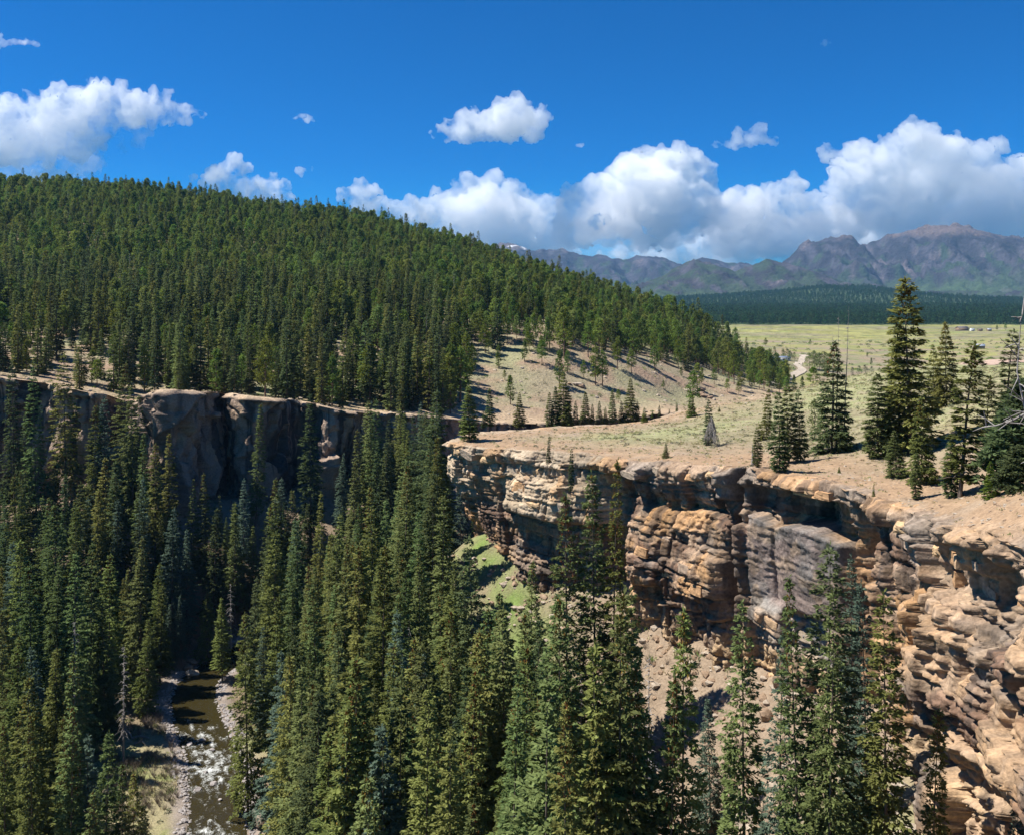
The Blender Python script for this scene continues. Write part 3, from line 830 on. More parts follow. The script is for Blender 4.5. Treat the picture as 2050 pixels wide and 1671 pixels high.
# ------------------------------------------------------------------ river
def river():
    P, U = catmull(RIVER, 0.3)
    m = (P[:, 1] > 85) & (P[:, 1] < 235)
    P, U = P[m], U[m]
    T = np.gradient(P[:, :2], axis=0); T /= np.linalg.norm(T, axis=1)[:, None]
    N = np.c_[-T[:, 1], T[:, 0]]
    s = np.linspace(-1, 1, 44)
    W = RW + 0.9
    XY = P[None, :, :2] + N[None] * (s[:, None, None] * W)
    X, Y = XY[..., 0], XY[..., 1]
    rap = 1.25 * bump(Y, 146, 10) + 1.0 * bump(Y, 127, 5) + 0.45 * bump(Y, 158, 4)
    rap = rap * (0.35 + 0.65 * bump(s[:, None] * np.ones_like(Y), 0.1, 0.6))
    flow = s[:, None] * W * np.ones_like(Y); along = np.repeat(U[None], len(s), axis=0)
    ch = fbm2(flow / 1.1, along / 2.4, 4, 301); ch2 = fbm2(X / 0.6, Y / 0.6, 3, 302)
    Z = river_z(X, Y) - 0.12 + 0.03 * ch2 + rap * (0.22 * ch + 0.10 * np.abs(ch2))
    foam = np.clip(rap * .40 + .40 * ch * np.clip(rap * 2.2, .1, 1) - .06, 0, 1)
    V = np.dstack([X, Y, Z]).reshape(-1, 3)
    f = foam.ravel()
    m_, n, l, out = new_mat('river_water')
    at = n.new('ShaderNodeAttribute'); at.attribute_name = 'tint'
    sep = n.new('ShaderNodeSeparateColor'); l.new(at.outputs['Color'], sep.inputs[0])
    ge = n.new('ShaderNodeNewGeometry')
    nz = n.new('ShaderNodeTexNoise'); nz.inputs['Scale'].default_value = 2.3; nz.inputs['Detail'].default_value = 9; nz.inputs['Roughness'].default_value = 0.72; nz.inputs['Distortion'].default_value = 1.2
    l.new(ge.outputs['Position'], nz.inputs['Vector'])
    a = n.new('ShaderNodeMath'); a.operation = 'MULTIPLY_ADD'; a.inputs[1].default_value = 1.9; a.inputs[2].default_value = -0.95
    l.new(nz.outputs['Fac'], a.inputs[0])
    b = n.new('ShaderNodeMath'); b.operation = 'ADD'; b.use_clamp = True
    l.new(a.outputs[0], b.inputs[0]); l.new(sep.outputs[0], b.inputs[1])
    gt = n.new('ShaderNodeMapRange'); gt.inputs['From Min'].default_value = 0.30; gt.inputs['From Max'].default_value = 0.80
    l.new(b.outputs[0], gt.inputs['Value'])
    fm = n.new('ShaderNodeMath'); fm.operation = 'MULTIPLY'; l.new(gt.outputs[0], fm.inputs[0])
    g2 = n.new('ShaderNodeMapRange'); g2.inputs['From Max'].default_value = 0.15; l.new(sep.outputs[0], g2.inputs['Value']); l.new(g2.outputs[0], fm.inputs[1])
    mix = n.new('ShaderNodeMix'); mix.data_type = 'RGBA'
    l.new(fm.outputs[0], mix.inputs['Factor'])
    mix.inputs['A'].default_value = (0.030, 0.024, 0.009, 1); mix.inputs['B'].default_value = (0.62, 0.64, 0.62, 1)
    rg = n.new('ShaderNodeMapRange'); rg.inputs['To Min'].default_value = 0.09; rg.inputs['To Max'].default_value = 0.7
    l.new(fm.outputs[0], rg.inputs['Value'])
    p = n.new('ShaderNodeBsdfPrincipled'); l.new(mix.outputs['Result'], p.inputs['Base Color']); l.new(rg.outputs[0], p.inputs['Roughness'])
    p.inputs['IOR'].default_value = 1.33
    n3 = n.new('ShaderNodeTexNoise'); n3.inputs['Scale'].default_value = 1.6; n3.inputs['Detail'].default_value = 5
    l.new(ge.outputs['Position'], n3.inputs['Vector'])
    bp = n.new('ShaderNodeBump'); bp.inputs['Strength'].default_value = 0.55; bp.inputs['Distance'].default_value = 0.22
    l.new(n3.outputs['Fac'], bp.inputs['Height']); l.new(bp.outputs[0], p.inputs['Normal'])
    l.new(p.outputs[0], out.inputs['Surface'])
    me = mesh_np('river', V, grid_faces(len(s), len(P)), m_, np.c_[f, f, f], smooth=True)
    link('river', me, kind='structure')
river()
# ------------------------------------------------------------------ tree meshes
def unit(v):
    return v / (np.linalg.norm(v, axis=-1, keepdims=True) + 1e-9)

def quads(c, d, s, L, W, sag=0.0):
    """diamond sprays: base c, direction d, side s"""
    n = len(c)
    tip = c + d * L[:, None]; tip[:, 2] -= sag * L
    mid = c + d * (L * 0.45)[:, None]
    V = np.empty((n, 4, 3))
    V[:, 0] = c; V[:, 1] = mid + s * (W * .5)[:, None]; V[:, 2] = tip; V[:, 3] = mid - s * (W * .5)[:, None]
    return V.reshape(-1, 3), np.arange(n * 4).reshape(n, 4)

def tube(path, rad, sides=6):
    """tapered tube along path"""
    path = np.asarray(path, float); n = len(path)
    T = unit(np.gradient(path, axis=0))
    ref = np.where(np.abs(T[:, 2:3]) > 0.9, np.array([[1., 0, 0]]), np.array([[0, 0, 1.]]))
    A = unit(np.cross(T, ref)); B = np.cross(T, A)
    th = np.arange(sides) / sides * 2 * np.pi
    V = path[:, None] + (A[:, None] * np.cos(th)[None, :, None] + B[:, None] * np.sin(th)[None, :, None]) * np.asarray(rad)[:, None, None]
    Fc = []
    for i in range(n - 1):
        for j in range(sides):
            k = (j + 1) % sides
            Fc.append((i * sides + j, i * sides + k, (i + 1) * sides + k, (i + 1) * sides + j))
    return V.reshape(-1, 3), np.array(Fc)

def join(parts):
    Vs, Fs, o = [], [], 0
    for V, Fc in parts:
        Vs.append(V); Fs.append(Fc + o); o += len(V)
    return np.vstack(Vs), np.vstack(Fs)

def crown_spruce(seed, H=30.0, R=2.5, dens=1.0, size=1.0, bare=0.05, ragged=0.3, power=0.72, droop=0.28):
    r = np.random.default_rng(seed)
    nb = int(H / 0.36 * 6.4 * dens)
    t = bare + (0.992 - bare) * r.random(nb) ** 0.96
    # whorls: heights cluster in tiers so that branch shelves can be told apart
    tier = H / 0.85
    t = np.where(r.random(nb) < 0.75, (np.floor(t * tier) + 0.5 + r.normal(0, 0.13, nb)) / tier, t)
    t = np.clip(t, bare, 0.994)
    prof = (1 - t) ** power * (0.55 + 0.45 * sstep(0, 0.18, t - bare + 0.05))
    az = r.random(nb) * 2 * np.pi
    lob = 1 + 0.22 * np.sin(az * 2 + r.random() * 6 + t * 9) + 0.15 * np.sin(az * 3 + t * 23 + r.random() * 6)
    gap = 1 - ragged * sstep(0.2, 0.6, noise2(t * 11 + seed, az * 0.9 + seed * 3.7, seed))
    Lb = R * prof * lob * gap * r.uniform(0.62, 1.12, nb) + 0.10
    out = np.c_[np.cos(az), np.sin(az), np.zeros(nb)]
    side = np.c_[-np.sin(az), np.cos(az), np.zeros(nb)]
    el = -0.30 + 0.75 * t ** 1.6 + r.normal(0, 0.08, nb)
    ns = np.maximum(5, (Lb / (0.165 * size) * 1.9).astype(int))
    bi = np.repeat(np.arange(nb), ns)
    n = len(bi)
    p = 0.16 + 0.84 * np.sqrt(r.random(n))
    lb = Lb[bi]
    c = out[bi] * (lb * p)[:, None]
    c[:, 2] = t[bi] * H + lb * (el[bi] * p - droop * p * p + 0.16 * p ** 3)
    sg = r.choice([-1.0, 1.0], n)
    wide = (0.24 * (1.15 - p) * lb)
    c += side[bi] * (sg * wide * r.random(n))[:, None]
    d = out[bi] * r.uniform(0.35, 1.0, n)[:, None] + side[bi] * (sg * r.uniform(0.0, 0.9, n))[:, None]
    d[:, 2] += r.uniform(-0.5, 0.25, n) + 0.25 * t[bi]
    d = unit(d)
    s = unit(np.cross(d, np.array([0, 0, 1.0])) + r.normal(0, 0.45, (n, 3)))
    L = size * r.uniform(0.34, 0.74, n) * (0.72 + 0.28 * (1 - t[bi]))
    W = L * r.uniform(0.42, 0.62, n)
    V, Fc = quads(c, d, s, L, W, 0.12)
    # leader
    k = 10
    zc = np.c_[r.normal(0, .03, (k, 2)), H * np.linspace(0.965, 0.998, k)]
    dd = unit(np.c_[r.normal(0, .5, (k, 2)), np.full(k, 0.9)])
    V2, F2 = quads(zc, dd, unit(np.cross(dd, r.normal(0, 1, (k, 3)))), np.full(k, .5), np.full(k, .16))
    return join([(V, Fc), (V2, F2)])

def trunk_mesh(seed, H, r0, lean=0.0, stubs=0, bare_top=0.0):
    r = np.random.default_rng(seed)
    n = 9
    z = np.linspace(-1.2, H, n)
    path = np.c_[np.cumsum(r.normal(0, 0.04, n)) * 0.6 + lean * (z / H) ** 2, np.cumsum(r.normal(0, 0.04, n)) * 0.6, z]
    rad = r0 * (1 - 0.96 * (np.clip(z, 0, H) / H) ** 0.9); rad[0] *= 1.4
    parts = [tube(path, rad, 7)]
    for i in range(stubs):
        tt = r.uniform(0.08, 0.5); a = r.random() * 6.283; L = r.uniform(0.6, 1.8)
        b = np.array([np.interp(tt * H, z, path[:, 0]), np.interp(tt * H, z, path[:, 1]), tt * H])
        e = b + np.array([math.cos(a) * L, math.sin(a) * L, -0.35 * L])
        parts.append(tube([b, (b + e) / 2 + [0, 0, .08], e], [.04, .03, .012], 4))
    return join(parts)

def cone_mesh(seed, H, R, n=260, lo=0.74):
    r = np.random.default_rng(seed)
    t = 1 - (1 - lo) * r.random(n) ** 1.3
    az = r.random(n) * 6.283
    rad = R * (1 - t) ** 0.72 * r.uniform(0.45, 1.05, n) + .05
    c = np.c_[np.cos(az) * rad, np.sin(az) * rad, t * H - 0.12]
    d = unit(np.c_[r.normal(0, .25, (n, 2)), np.full(n, -1.0)])
    s = unit(np.cross(d, r.normal(0, 1, (n, 3))))
    return quads(c, d, s, r.uniform(.16, .30, n), r.uniform(.10, .16, n))

def crown_pine(seed, H=17.0, R=2.7, lo=0.2, nb=95, per=20, size=0.62, top=0.6):
    r = np.random.default_rng(seed)
    t = lo + (0.97 - lo) * r.random(nb) ** 0.85
    x = (t - lo) / (1 - lo)
    prof = np.sin(np.pi * np.clip(0.18 + 0.80 * x ** 0.85, 0, 1)) ** 0.75 * (1 - 0.35 * x) 
    az = r.random(nb) * 6.283
    Lb = R * prof * r.uniform(0.45, 1.1, nb) + 0.15
    e = np.c_[np.cos(az) * Lb, np.sin(az) * Lb, t * H + Lb * r.uniform(-0.12, 0.3, nb)]
    bi = np.repeat(np.arange(nb), per); n = len(bi)
    v = unit(r.normal(0, 1, (n, 3)) + np.array([0, 0, 0.25]))
    cr = (0.28 + 0.25 * r.random(nb)) * R * 0.34 * (0.6 + 0.6 * prof)
    c = e[bi] + v * (cr[bi] * r.random(n) ** 0.5)[:, None] * np.array([1.25, 1.25, 0.75])
    L = size * r.uniform(0.7, 1.3, n)
    s = unit(np.cross(v, r.normal(0, 1, (n, 3))))
    V, Fc = quads(c, v, s, L, L * r.uniform(.4, .6, n))
    k = 14
    zc = np.c_[r.normal(0, .1, (k, 2)), H * r.uniform(0.94, 1.0, k)]
    dd = unit(np.c_[r.normal(0, .6, (k, 2)), np.full(k, 0.8)])
    V2, F2 = quads(zc, dd, unit(np.cross(dd, r.normal(0, 1, (k, 3)))), np.full(k, .6), np.full(k, .25))
    return join([(V, Fc), (V2, F2)])

def limbs_mesh(seed, H, R, lo, n=16, r0=.06):
    r = np.random.default_rng(seed); parts = []
    for i in range(n):
        t = r.uniform(lo, 0.9); a = r.random() * 6.283; L = R * r.uniform(.5, .95) * (1 - 0.5 * t)
        b = np.array([0, 0, t * H]); e = b + [math.cos(a) * L, math.sin(a) * L, L * r.uniform(-.1, .35)]
        parts.append(tube([b, (b + e) / 2 + [0, 0, .05], e], [r0, r0 * .7, r0 * .3], 4))
    return join(parts)

def snag_mesh(seed, H, r0=.14, n=40, R=1.2, lo=0.25, down=0.2, fork=0):
    r = np.random.default_rng(seed)
    parts = [trunk_mesh(seed, H, r0)]
    for i in range(n):
        t = r.uniform(lo, 0.97); a = r.random() * 6.283; L = R * (1.05 - t) ** 0.5 * r.uniform(.3, 1.0)
        b = np.array([0, 0, t * H]); o = np.array([math.cos(a), math.sin(a), 0])
        m = b + o * L * .5 + [0, 0, r.uniform(-.05, .15) * L]; e = b + o * L + [0, 0, -down * L * r.uniform(.3, 1.4)]
        parts.append(tube([b, m, e], [r0 * .22, r0 * .16, r0 * .05], 4))
    return join(parts)

def bush_twigs(seed, H, R, n=70, droop=0.0, r0=.02):
    r = np.random.default_rng(seed); parts = []
    for i in range(n):
        a = r.random() * 6.283; L = H * r.uniform(.6, 1.0); k = R * r.uniform(.15, 1.0)
        o = np.array([math.cos(a), math.sin(a), 0])
        if droop:
            t = r.uniform(.3, 1.0); k = R * (1.05 - t) ** .6 * r.uniform(.6, 1.0)
            b = np.array([0, 0, t * H]); m = b + o * k * .7 - [0, 0, .06 * H]; e = b + o * k - [0, 0, droop * H * r.uniform(.25, .5)]
            e[2] = max(e[2], 0.05)
            parts.append(tube([b, m, e], [r0, r0 * .8, r0 * .4], 4))
        else:
            b = o * .08 * R; m = o * k * .5 + [0, 0, L * .55]; e = o * k + [0, 0, L]
            parts.append(tube([b, m, e], [r0, r0 * .7, r0 * .3], 3))
    return join(parts)

HS = 30.0
SPR = []     # detailed spruce variants: trunk, crown, cones
specs = [(3.3, .86, .3, .04), (3.6, .90, .3, .03), (2.7, .74, .35, .05), (4.0, .95, .35, .03), (2.5, .78, .5, .08), (3.4, 1.0, .25, .03), (3.1, .70, .45, .06), (2.0, .62, .55, .10), (2.9, .82, .6, .14), (3.7, .80, .4, .05)]
for i, (R, pw, rg, br) in enumerate(specs):
    Vc, Fc = crown_spruce(100 + i, HS, R * 1.28, 1.0, .9, br, rg, pw)
    SPR.append(dict(R=R, trunk=mesh_np('spruce_trunk', *trunk_mesh(i, HS * .985, .24, stubs=14), M_bark),
                    crown=mesh_np('spruce_crown', Vc, Fc, FOL['green']),
                    cones=mesh_np('spruce_cones', *cone_mesh(i + 50, HS, R, 330 if i % 2 else 200, .70 if i % 2 else .8), M_cone)))
# trees of the rim: shorter, with visible branch shelves
RIMT = []
for i, (R, dn, rg, br, pw) in enumerate([(2.0, .8, .3, .03, .8), (2.3, .9, .25, .02, .85), (.95, .75, .5, .08, .45), (.8, .6, .6, .12, .35), (1.5, .8, .35, .05, .6)]):
    Vc, Fc = crown_spruce(200 + i, 14.0, R * 1.15, dn * 2.7, .74, br, rg * .8, pw)
    RIMT.append(dict(R=R, trunk=mesh_np('rim_spruce_trunk', *trunk_mesh(i + 20, 13.8, .14, stubs=10), M_bark),
                     crown=mesh_np('rim_spruce_crown', Vc, Fc, FOL['olive']),
                     cones=mesh_np('rim_spruce_cones', *cone_mesh(i + 80, 14, R, 200, .72), M_cone)))
PINE = []
for i, (R, lo, nb, tp) in enumerate([(2.7, .22, 92, .6), (2.3, .15, 95, .6), (3.0, .28, 100, .6), (2.1, .10, 90, .6), (2.5, .32, 80, .6)]):
    Vc, Fc = crown_pine(300 + i, 17.0, R, lo, nb, 17)
    PINE.append(dict(R=R, trunk=mesh_np('pine_trunk', *join([trunk_mesh(i + 40, 16.6, .26), limbs_mesh(i, 17, R, lo, 14)]), M_pbark),
                     crown=mesh_np('pine_crown', Vc, Fc, M_pine if i % 2 == 0 else M_pine2)))
Vc, Fc = crown_pine(350, 17.0, 3.4, .02, 230, 30, .8)
RPINE = dict(R=3.4, trunk=mesh_np('young_pine_trunk', *trunk_mesh(48, 16.5, .25), M_pbark), crown=mesh_np('young_pine_crown', Vc, Fc, FOL['dark']))
# lighter spruce for the hill and the back of the canyon
SPM = []
for i, (R, pw, rg) in enumerate([(2.0, .7, .3), (1.7, .62, .4), (2.3, .8, .3)]):
    Vc, Fc = crown_spruce(400 + i, 20.0, R, .8, 1.25, .05, rg, pw)
    SPM.append(dict(R=R, trunk=mesh_np('slope_spruce_trunk', *trunk_mesh(i + 60, 19.7, .25), M_bark), crown=mesh_np('slope_spruce_crown', Vc, Fc, FOL[('green', 'olive', 'dark')[i]])))

# ------------------------------------------------------------------ scattering of masses
def merged(name, meshes):
    """one mesh with several materials from meshes with one each"""
    Vs, Fs, mi, mats, o = [], [], [], [], 0
    for k, me in enumerate(meshes):
        V = np.empty(len(me.vertices) * 3); me.vertices.foreach_get('co', V); V = V.reshape(-1, 3)
        Fc = np.empty(len(me.loops), int); me.loops.foreach_get('vertex_index', Fc); Fc = Fc.reshape(-1, 4)
        Vs.append(V); Fs.append(Fc + o); mi.append(np.full(len(Fc), k)); mats.append(me.materials[0]); o += len(V)
    m = mesh_np(name, np.vstack(Vs), np.vstack(Fs))
    for x in mats: m.materials.append(x)
    m.polygons.foreach_set('material_index', np.concatenate(mi).astype(np.int32))
    return m

def scatter(name, protos, P, scl, rotz, var, label, cat, tilt=None, rot3=None):
    """ONE object of uncountable things: instances of the protos on points"""
    P = np.asarray(P, np.float32); n = len(P)
    me = bpy.data.meshes.new(name)
    me.vertices.add(n); me.vertices.foreach_set('co', P.ravel())
    a = me.attributes.new('scl', 'FLOAT_VECTOR', 'POINT'); a.data.foreach_set('vector', np.asarray(scl, np.float32).ravel())
    rot = np.zeros((n, 3), np.float32) if rot3 is None else np.asarray(rot3, np.float32)
    if rot3 is None: rot[:, 2] = rotz
    a = me.attributes.new('rot', 'FLOAT_VECTOR', 'POINT'); a.data.foreach_set('vector', rot.ravel())
    a = me.attributes.new('var', 'INT', 'POINT'); a.data.foreach_set('value', np.asarray(var, np.int32))
    ng = bpy.data.node_groups.new(name + '_scatter', 'GeometryNodeTree')
    ng.interface.new_socket('Geometry', in_out='INPUT', socket_type='NodeSocketGeometry')
    ng.interface.new_socket('Geometry', in_out='OUTPUT', socket_type='NodeSocketGeometry')
    gi = ng.nodes.new('NodeGroupInput'); go = ng.nodes.new('NodeGroupOutput'); jn = ng.nodes.new('GeometryNodeJoinGeometry')
    def attr(nm, ty):
        x = ng.nodes.new('GeometryNodeInputNamedAttribute'); x.data_type = ty; x.inputs['Name'].default_value = nm; return x.outputs[0]
    asc, aro, ava = attr('scl', 'FLOAT_VECTOR'), attr('rot', 'FLOAT_VECTOR'), attr('var', 'INT')
    for k, pm in enumerate(protos):
        po = bpy.data.objects.new(name + '_source', pm)
        oi = ng.nodes.new('GeometryNodeObjectInfo'); oi.inputs['Object'].default_value = po; oi.inputs['As Instance'].default_value = True
        cmp = ng.nodes.new('FunctionNodeCompare'); cmp.data_type = 'INT'; cmp.operation = 'EQUAL'
        ng.links.new(ava, cmp.inputs[2]); cmp.inputs[3].default_value = k
        ip = ng.nodes.new('GeometryNodeInstanceOnPoints')
        ng.links.new(gi.outputs[0], ip.inputs['Points']); ng.links.new(cmp.outputs[0], ip.inputs['Selection'])
        ng.links.new(oi.outputs['Geometry'], ip.inputs['Instance']); ng.links.new(asc, ip.inputs['Scale'])
        e2r = ng.nodes.new('FunctionNodeEulerToRotation'); ng.links.new(aro, e2r.inputs[0]); ng.links.new(e2r.outputs[0], ip.inputs['Rotation'])
        ng.links.new(ip.outputs[0], jn.inputs[0])
    ng.links.new(jn.outputs[0], go.inputs[0])
    o = link(name, me, kind='stuff', label=label, cat=cat)
    md = o.modifiers.new('scatter', 'NODES'); md.node_group = ng
    return o

def poisson(x0, x1, y0, y1, spacing, seed):
    """jittered grid points"""
    r = np.random.default_rng(seed)
    gx, gy = np.meshgrid(np.arange(x0, x1, spacing), np.arange(y0, y1, spacing))
    gx = gx + (np.arange(gx.shape[0]) % 2)[:, None] * spacing / 2
    return gx.ravel() + r.uniform(-.42, .42, gx.size) * spacing, gy.ravel() + r.uniform(-.42, .42, gy.size) * spacing

# ------------------------------------------------------------------ individual trees
_T = ['', 'first', 'second', 'third', 'fourth', 'fifth', 'sixth', 'seventh', 'eighth', 'ninth', 'tenth', 'eleventh', 'twelfth', 'thirteenth', 'fourteenth', 'fifteenth', 'sixteenth', 'seventeenth', 'eighteenth', 'nineteenth']
ORD = _T[1:] + [a + ('' if not b else '-' + b) if b else c for a, c in (('twenty', 'twentieth'), ('thirty', 'thirtieth'), ('forty', 'fortieth'), ('fifty', 'fiftieth'), ('sixty', 'sixtieth'), ('seventy', 'seventieth')) for b in _T[:10]]

def plant(name, kind, loc, sx, sz, rz, label, group, crown_mat=None, cones=False, lean=(0, 0), cat='tree'):
    root = bpy.data.objects.new(name, None)
    root.empty_display_size = 0.5
    root.location = loc; root.rotation_euler = (lean[0], lean[1], rz); root.scale = (sx, sx, sz)
    COL.objects.link(root); tag(root, label, cat, group)
    link('trunk', kind['trunk'], root)
    c = link('crown', kind['crown'], root)
    if crown_mat:
        c.material_slots[0].link = 'OBJECT'; c.material_slots[0].material = crown_mat
    if cones and 'cones' in kind:
        link('cones', kind['cones'], root, kind='stuff')
    return root

def ray_ground(px, py, y0, y1, hf):
    """where the sight line through a photograph point meets the ground"""
    Y = np.linspace(y0, y1, 400)
    X = (px - CX) / F * Y; Z = -(py - HOR) / F * Y
    s = Z - hf(X, Y)
    i = np.where((s[:-1] > 0) & (s[1:] <= 0))[0]
    k = i[0] if len(i) else int(np.argmin(np.abs(s)))
    return X[k], Y[k], float(hf(X[k:k + 1], Y[k:k + 1])[0])

KEY = [  # canyon spruces: column and row of the top in the photograph, height, tone
    (30, 727, 38, 'dark'), (73, 733, 39, 'green'), (132, 706, 40, 'olive'), (187, 808, 34, 'olive'), (206, 795, 34, 'blue'), (245, 724, 38, 'green'), (266, 770, 36, 'green'),
    (285, 865, 33, 'green'), (311, 885, 34, 'olive'), (339, 866, 32, 'olive'), (379, 955, 24, 'green'), (414, 945, 25, 'green'), (444, 988, 22, 'dark'), (470, 1005, 24, 'green'),
    (488, 955, 26, 'blue'), (235, 996, 27, 'blue'), (197, 980, 32, 'olive'), (155, 1008, 34, 'olive'), (115, 1005, 35, 'green'), (96, 996, 34, 'green'), (37, 948, 36, 'olive'),
    (46, 1077, 36, 'olive'), (143, 1105, 34, 'green'), (180, 1080, 34, 'green'), (316, 1125, 22, 'olive'), (65, 1125, 34, 'green'), (6, 1140, 34, 'olive'), (10, 1000, 32, 'dark'),
    (512, 806, 30, 'green'), (622, 786, 37, 'dark'), (550, 955, 30, 'olive'), (564, 955, 28, 'blue'), (470, 1003, 27, 'green'), (682, 905, 19, 'blue'), (587, 978, 28, 'green'),
    (640, 984, 31, 'olive'), (705, 922, 32, 'green'), (745, 802, 37, 'green'), (780, 880, 34, 'dark'), (830, 830, 34, 'dark'), (850, 826, 33, 'dark'), (872, 832, 33, 'green'),
    (675, 1026, 33, 'olive'), (722, 1086, 35, 'olive'), (762, 1084, 37, 'olive'), (535, 1050, 32, 'dark'), (587, 1042, 31, 'blue'), (898, 922, 28, 'green'), (920, 950, 26, 'blue'),
    (497, 1222, 31, 'olive'), (555, 1195, 32, 'olive'), (530, 1254, 20, 'blue'), (580, 1160, 32, 'green'), (870, 1160, 30, 'green'), (886, 1180, 31, 'olive'),
    (210, 1210, 23, 'green'), (292, 1236, 18, 'olive'), (320, 1168, 20, 'olive'), (335, 1206, 13, 'blue'), (362, 1190, 15, 'blue'), (415, 1180, 15, 'olive'), (445, 1192, 17, 'olive'),
    (80, 1290, 28, 'blue'), (97, 1292, 30, 'olive'), (118, 1294, 30, 'olive'), (150, 1304, 30, 'green'), (8, 1440, 30, 'olive'), (70, 1414, 32, 'olive'), (60, 1350, 32, 'olive'),
    (140, 1404, 32, 'green'), (148, 1426, 30, 'olive'), (176, 1466, 28, 'blue'), (205, 1468, 27, 'green'), (240, 1530, 24, 'green'), (265, 1535, 24, 'olive'), (283, 1612, 18, 'green'), (185, 1580, 24, 'green'),
    (690, 1330, 34, 'olive'), (715, 1310, 36, 'olive'), (835, 1275, 32, 'olive'), (867, 1285, 32, 'green'), (795, 1335, 33, 'green'), (842, 1360, 33, 'olive'), (775, 1445, 30, 'blue'), (715, 1455, 30, 'blue'),
    (660, 1465, 30, 'olive'), (760, 1540, 28, 'green'), (690, 1400, 33, 'olive'), (610, 1320, 33, 'green'), (578, 1300, 34, 'olive'), (900, 1450, 31, 'olive'), (898, 1275, 31, 'green'),
    (958, 1067, 37, 'dark'), (1013, 1205, 33, 'green'), (1038, 1280, 32, 'olive'), (1065, 1121, 28, 'green'), (1078, 1235, 31, 'dark'), (1138, 988, 37, 'green'), (1222, 915, 37, 'olive'), (1197, 942, 36, 'green'),
    (1125, 1185, 34, 'green'), (1140, 1385, 32, 'olive'), (1222, 1275, 37, 'olive'), (1232, 1180, 37, 'green'), (1276, 1168, 33, 'green'), (1362, 1214, 35, 'olive'), (1187, 1407, 33, 'olive'),
    (1240, 1585, 22, 'olive'), (1040, 1612, 20, 'blue'), (950, 1600, 23, 'green'), (1258, 1320, 32, 'green'), (1490, 1196, 27, 'green'), (1423, 1392, 13, 'blue'), (1552, 1256, 25, 'blue'),
    (1612, 1152, 29, 'green'), (1660, 1080, 30, 'dark'), (1707, 1102, 23, 'blue'), (1741, 1166, 24, 'blue'), (1777, 1176, 33, 'olive'), (1858, 1402, 21, 'olive'), (2034, 1560, 16, 'blue'), (1650, 1180, 30, 'green'),
    (1010, 1330, 33, 'green'), (1090, 1330, 33, 'green'), (975, 1210, 33, 'green'), (1300, 1420, 30, 'green'), (1330, 1330, 30, 'green'), (925, 1120, 26, 'green'), (805, 1180, 32, 'green'), (640, 1170, 33, 'green')]

def solve_top(px, py, H):
    Y = np.linspace(232, 55, 350)
    X = (px - CX) / F * Y
    s = -(py - HOR) / F * Y - hL(X, Y) - H
    inn = in_canyon(X, Y)
    ok = np.where((np.sign(s[:-1]) != np.sign(s[1:])) & inn[:-1])[0]
    if len(ok) == 0:
        s2 = np.where(inn, np.abs(s), 1e9); k = int(np.argmin(s2))
    else:
        k = ok[0]
    g = float(hL(X[k:k + 1], Y[k:k + 1])[0])
    return X[k], Y[k], g, -(py - HOR) / F * Y[k] - g

canyon_trees = []   # x, y, ground, height, tone, key?
for px, py, H, tone in KEY:
    x, y, g, h = solve_top(px, py, H)
    if h < 6 or h > 48:
        continue
    canyon_trees.append((x, y, g, h, tone, True))
kx = np.array([t[:2] for t in canyon_trees])
# the rest of the canyon forest
qx, qy = poisson(-215, 60, 70, 300, 5.0, 5)
m = in_canyon(qx, qy) & (dist_line(qx, qy, L1) > 4.5) & (dist_line(qx, qy, L2) > 5) & (dist_line(qx, qy, LRV) > RW + 3.0)
m &= np.abs(qx / qy) < 0.66
qx, qy = qx[m], qy[m]
qz = hL(qx, qy)
bpx, bqy = proj(qx, qy, qz)
dk = np.min(np.hypot(qx[:, None] - kx[None, :, 0], qy[:, None] - kx[None, :, 1]), axis=1)
rr = np.random.default_rng(9)
hh = rr.uniform(21, 35, len(qx)) * np.where(rr.random(len(qx)) < .18, rr.uniform(.4, .75, len(qx)), 1)
tpx, tpy = proj(qx, qy, qz + hh)
keep = dk > 3.0
# clearings that the photograph shows
bar = (qx < -40) & (qx > -86) & (qy < 163) & (qy > 60) & (dist_line(qx, qy, LRV) < 27) & (qx < np.interp(qy, [95, 128, 152], [-37, -43, -52]))
bar &= ~((qx < -62 - (140 - qy) * 0.05) & (qy < 118))
keep &= ~bar
keep &= ~((bpx > 880) & (bpx < 1075) & (bqy > 1165) & (bqy < 1345))        # grass slope under the nose
keep &= ~((bpx > 480) & (bpx < 570) & (bqy > 1440) & (bqy < 1700))         # right bank
keep &= ~((bpx > 250) & (bpx < 470) & (tpy > 1330) & (tpy < 1600) & (qy < 175))  # sight line to the river
keep &= ~((tpx > 380) & (tpx < 530) & (tpy > 1250) & (qy < 142))
keep &= ~((tpx > 470) & (tpx < 640) & (tpy > 1380) & (qy < 140) & (qx > -45))
keep &= ~((tpx > 210) & (tpx < 420) & (tpy > 1430))
keep &= ~((qx > np.interp(qy, [60, 90, 110, 130], [2, 6, 4, 2])) & (qy < 150))   # below the sunlit wall only the key trees
keep &= ~((tpx > 890) & (tpx < 1080) & (tpy > 960) & (tpy < 1330) & (qy > 100) & (qy < 150))
lim = np.where((tpx > 300) & (tpx < 720) & (qy > 180), -(1000 - HOR) / F * qy - qz, 99)      # the cliff face stays in view
hh = np.where(lim < hh, np.maximum(lim, 0) * rr.uniform(.7, 1, len(qx)), hh)
keep &= hh > 4.5
tpx, tpy = proj(qx, qy, qz + hh)
keep &= ~((tpx < 300) & (tpy < 905) & (rr.random(len(qx)) < .75))
keep &= ~((tpx > 880) & (tpy < 905))
_xl = lambda p: np.interp(p, [1325, 1345, 1400, 1440, 1480, 1560, 1671], [375, 335, 290, 262, 222, 225, 285])
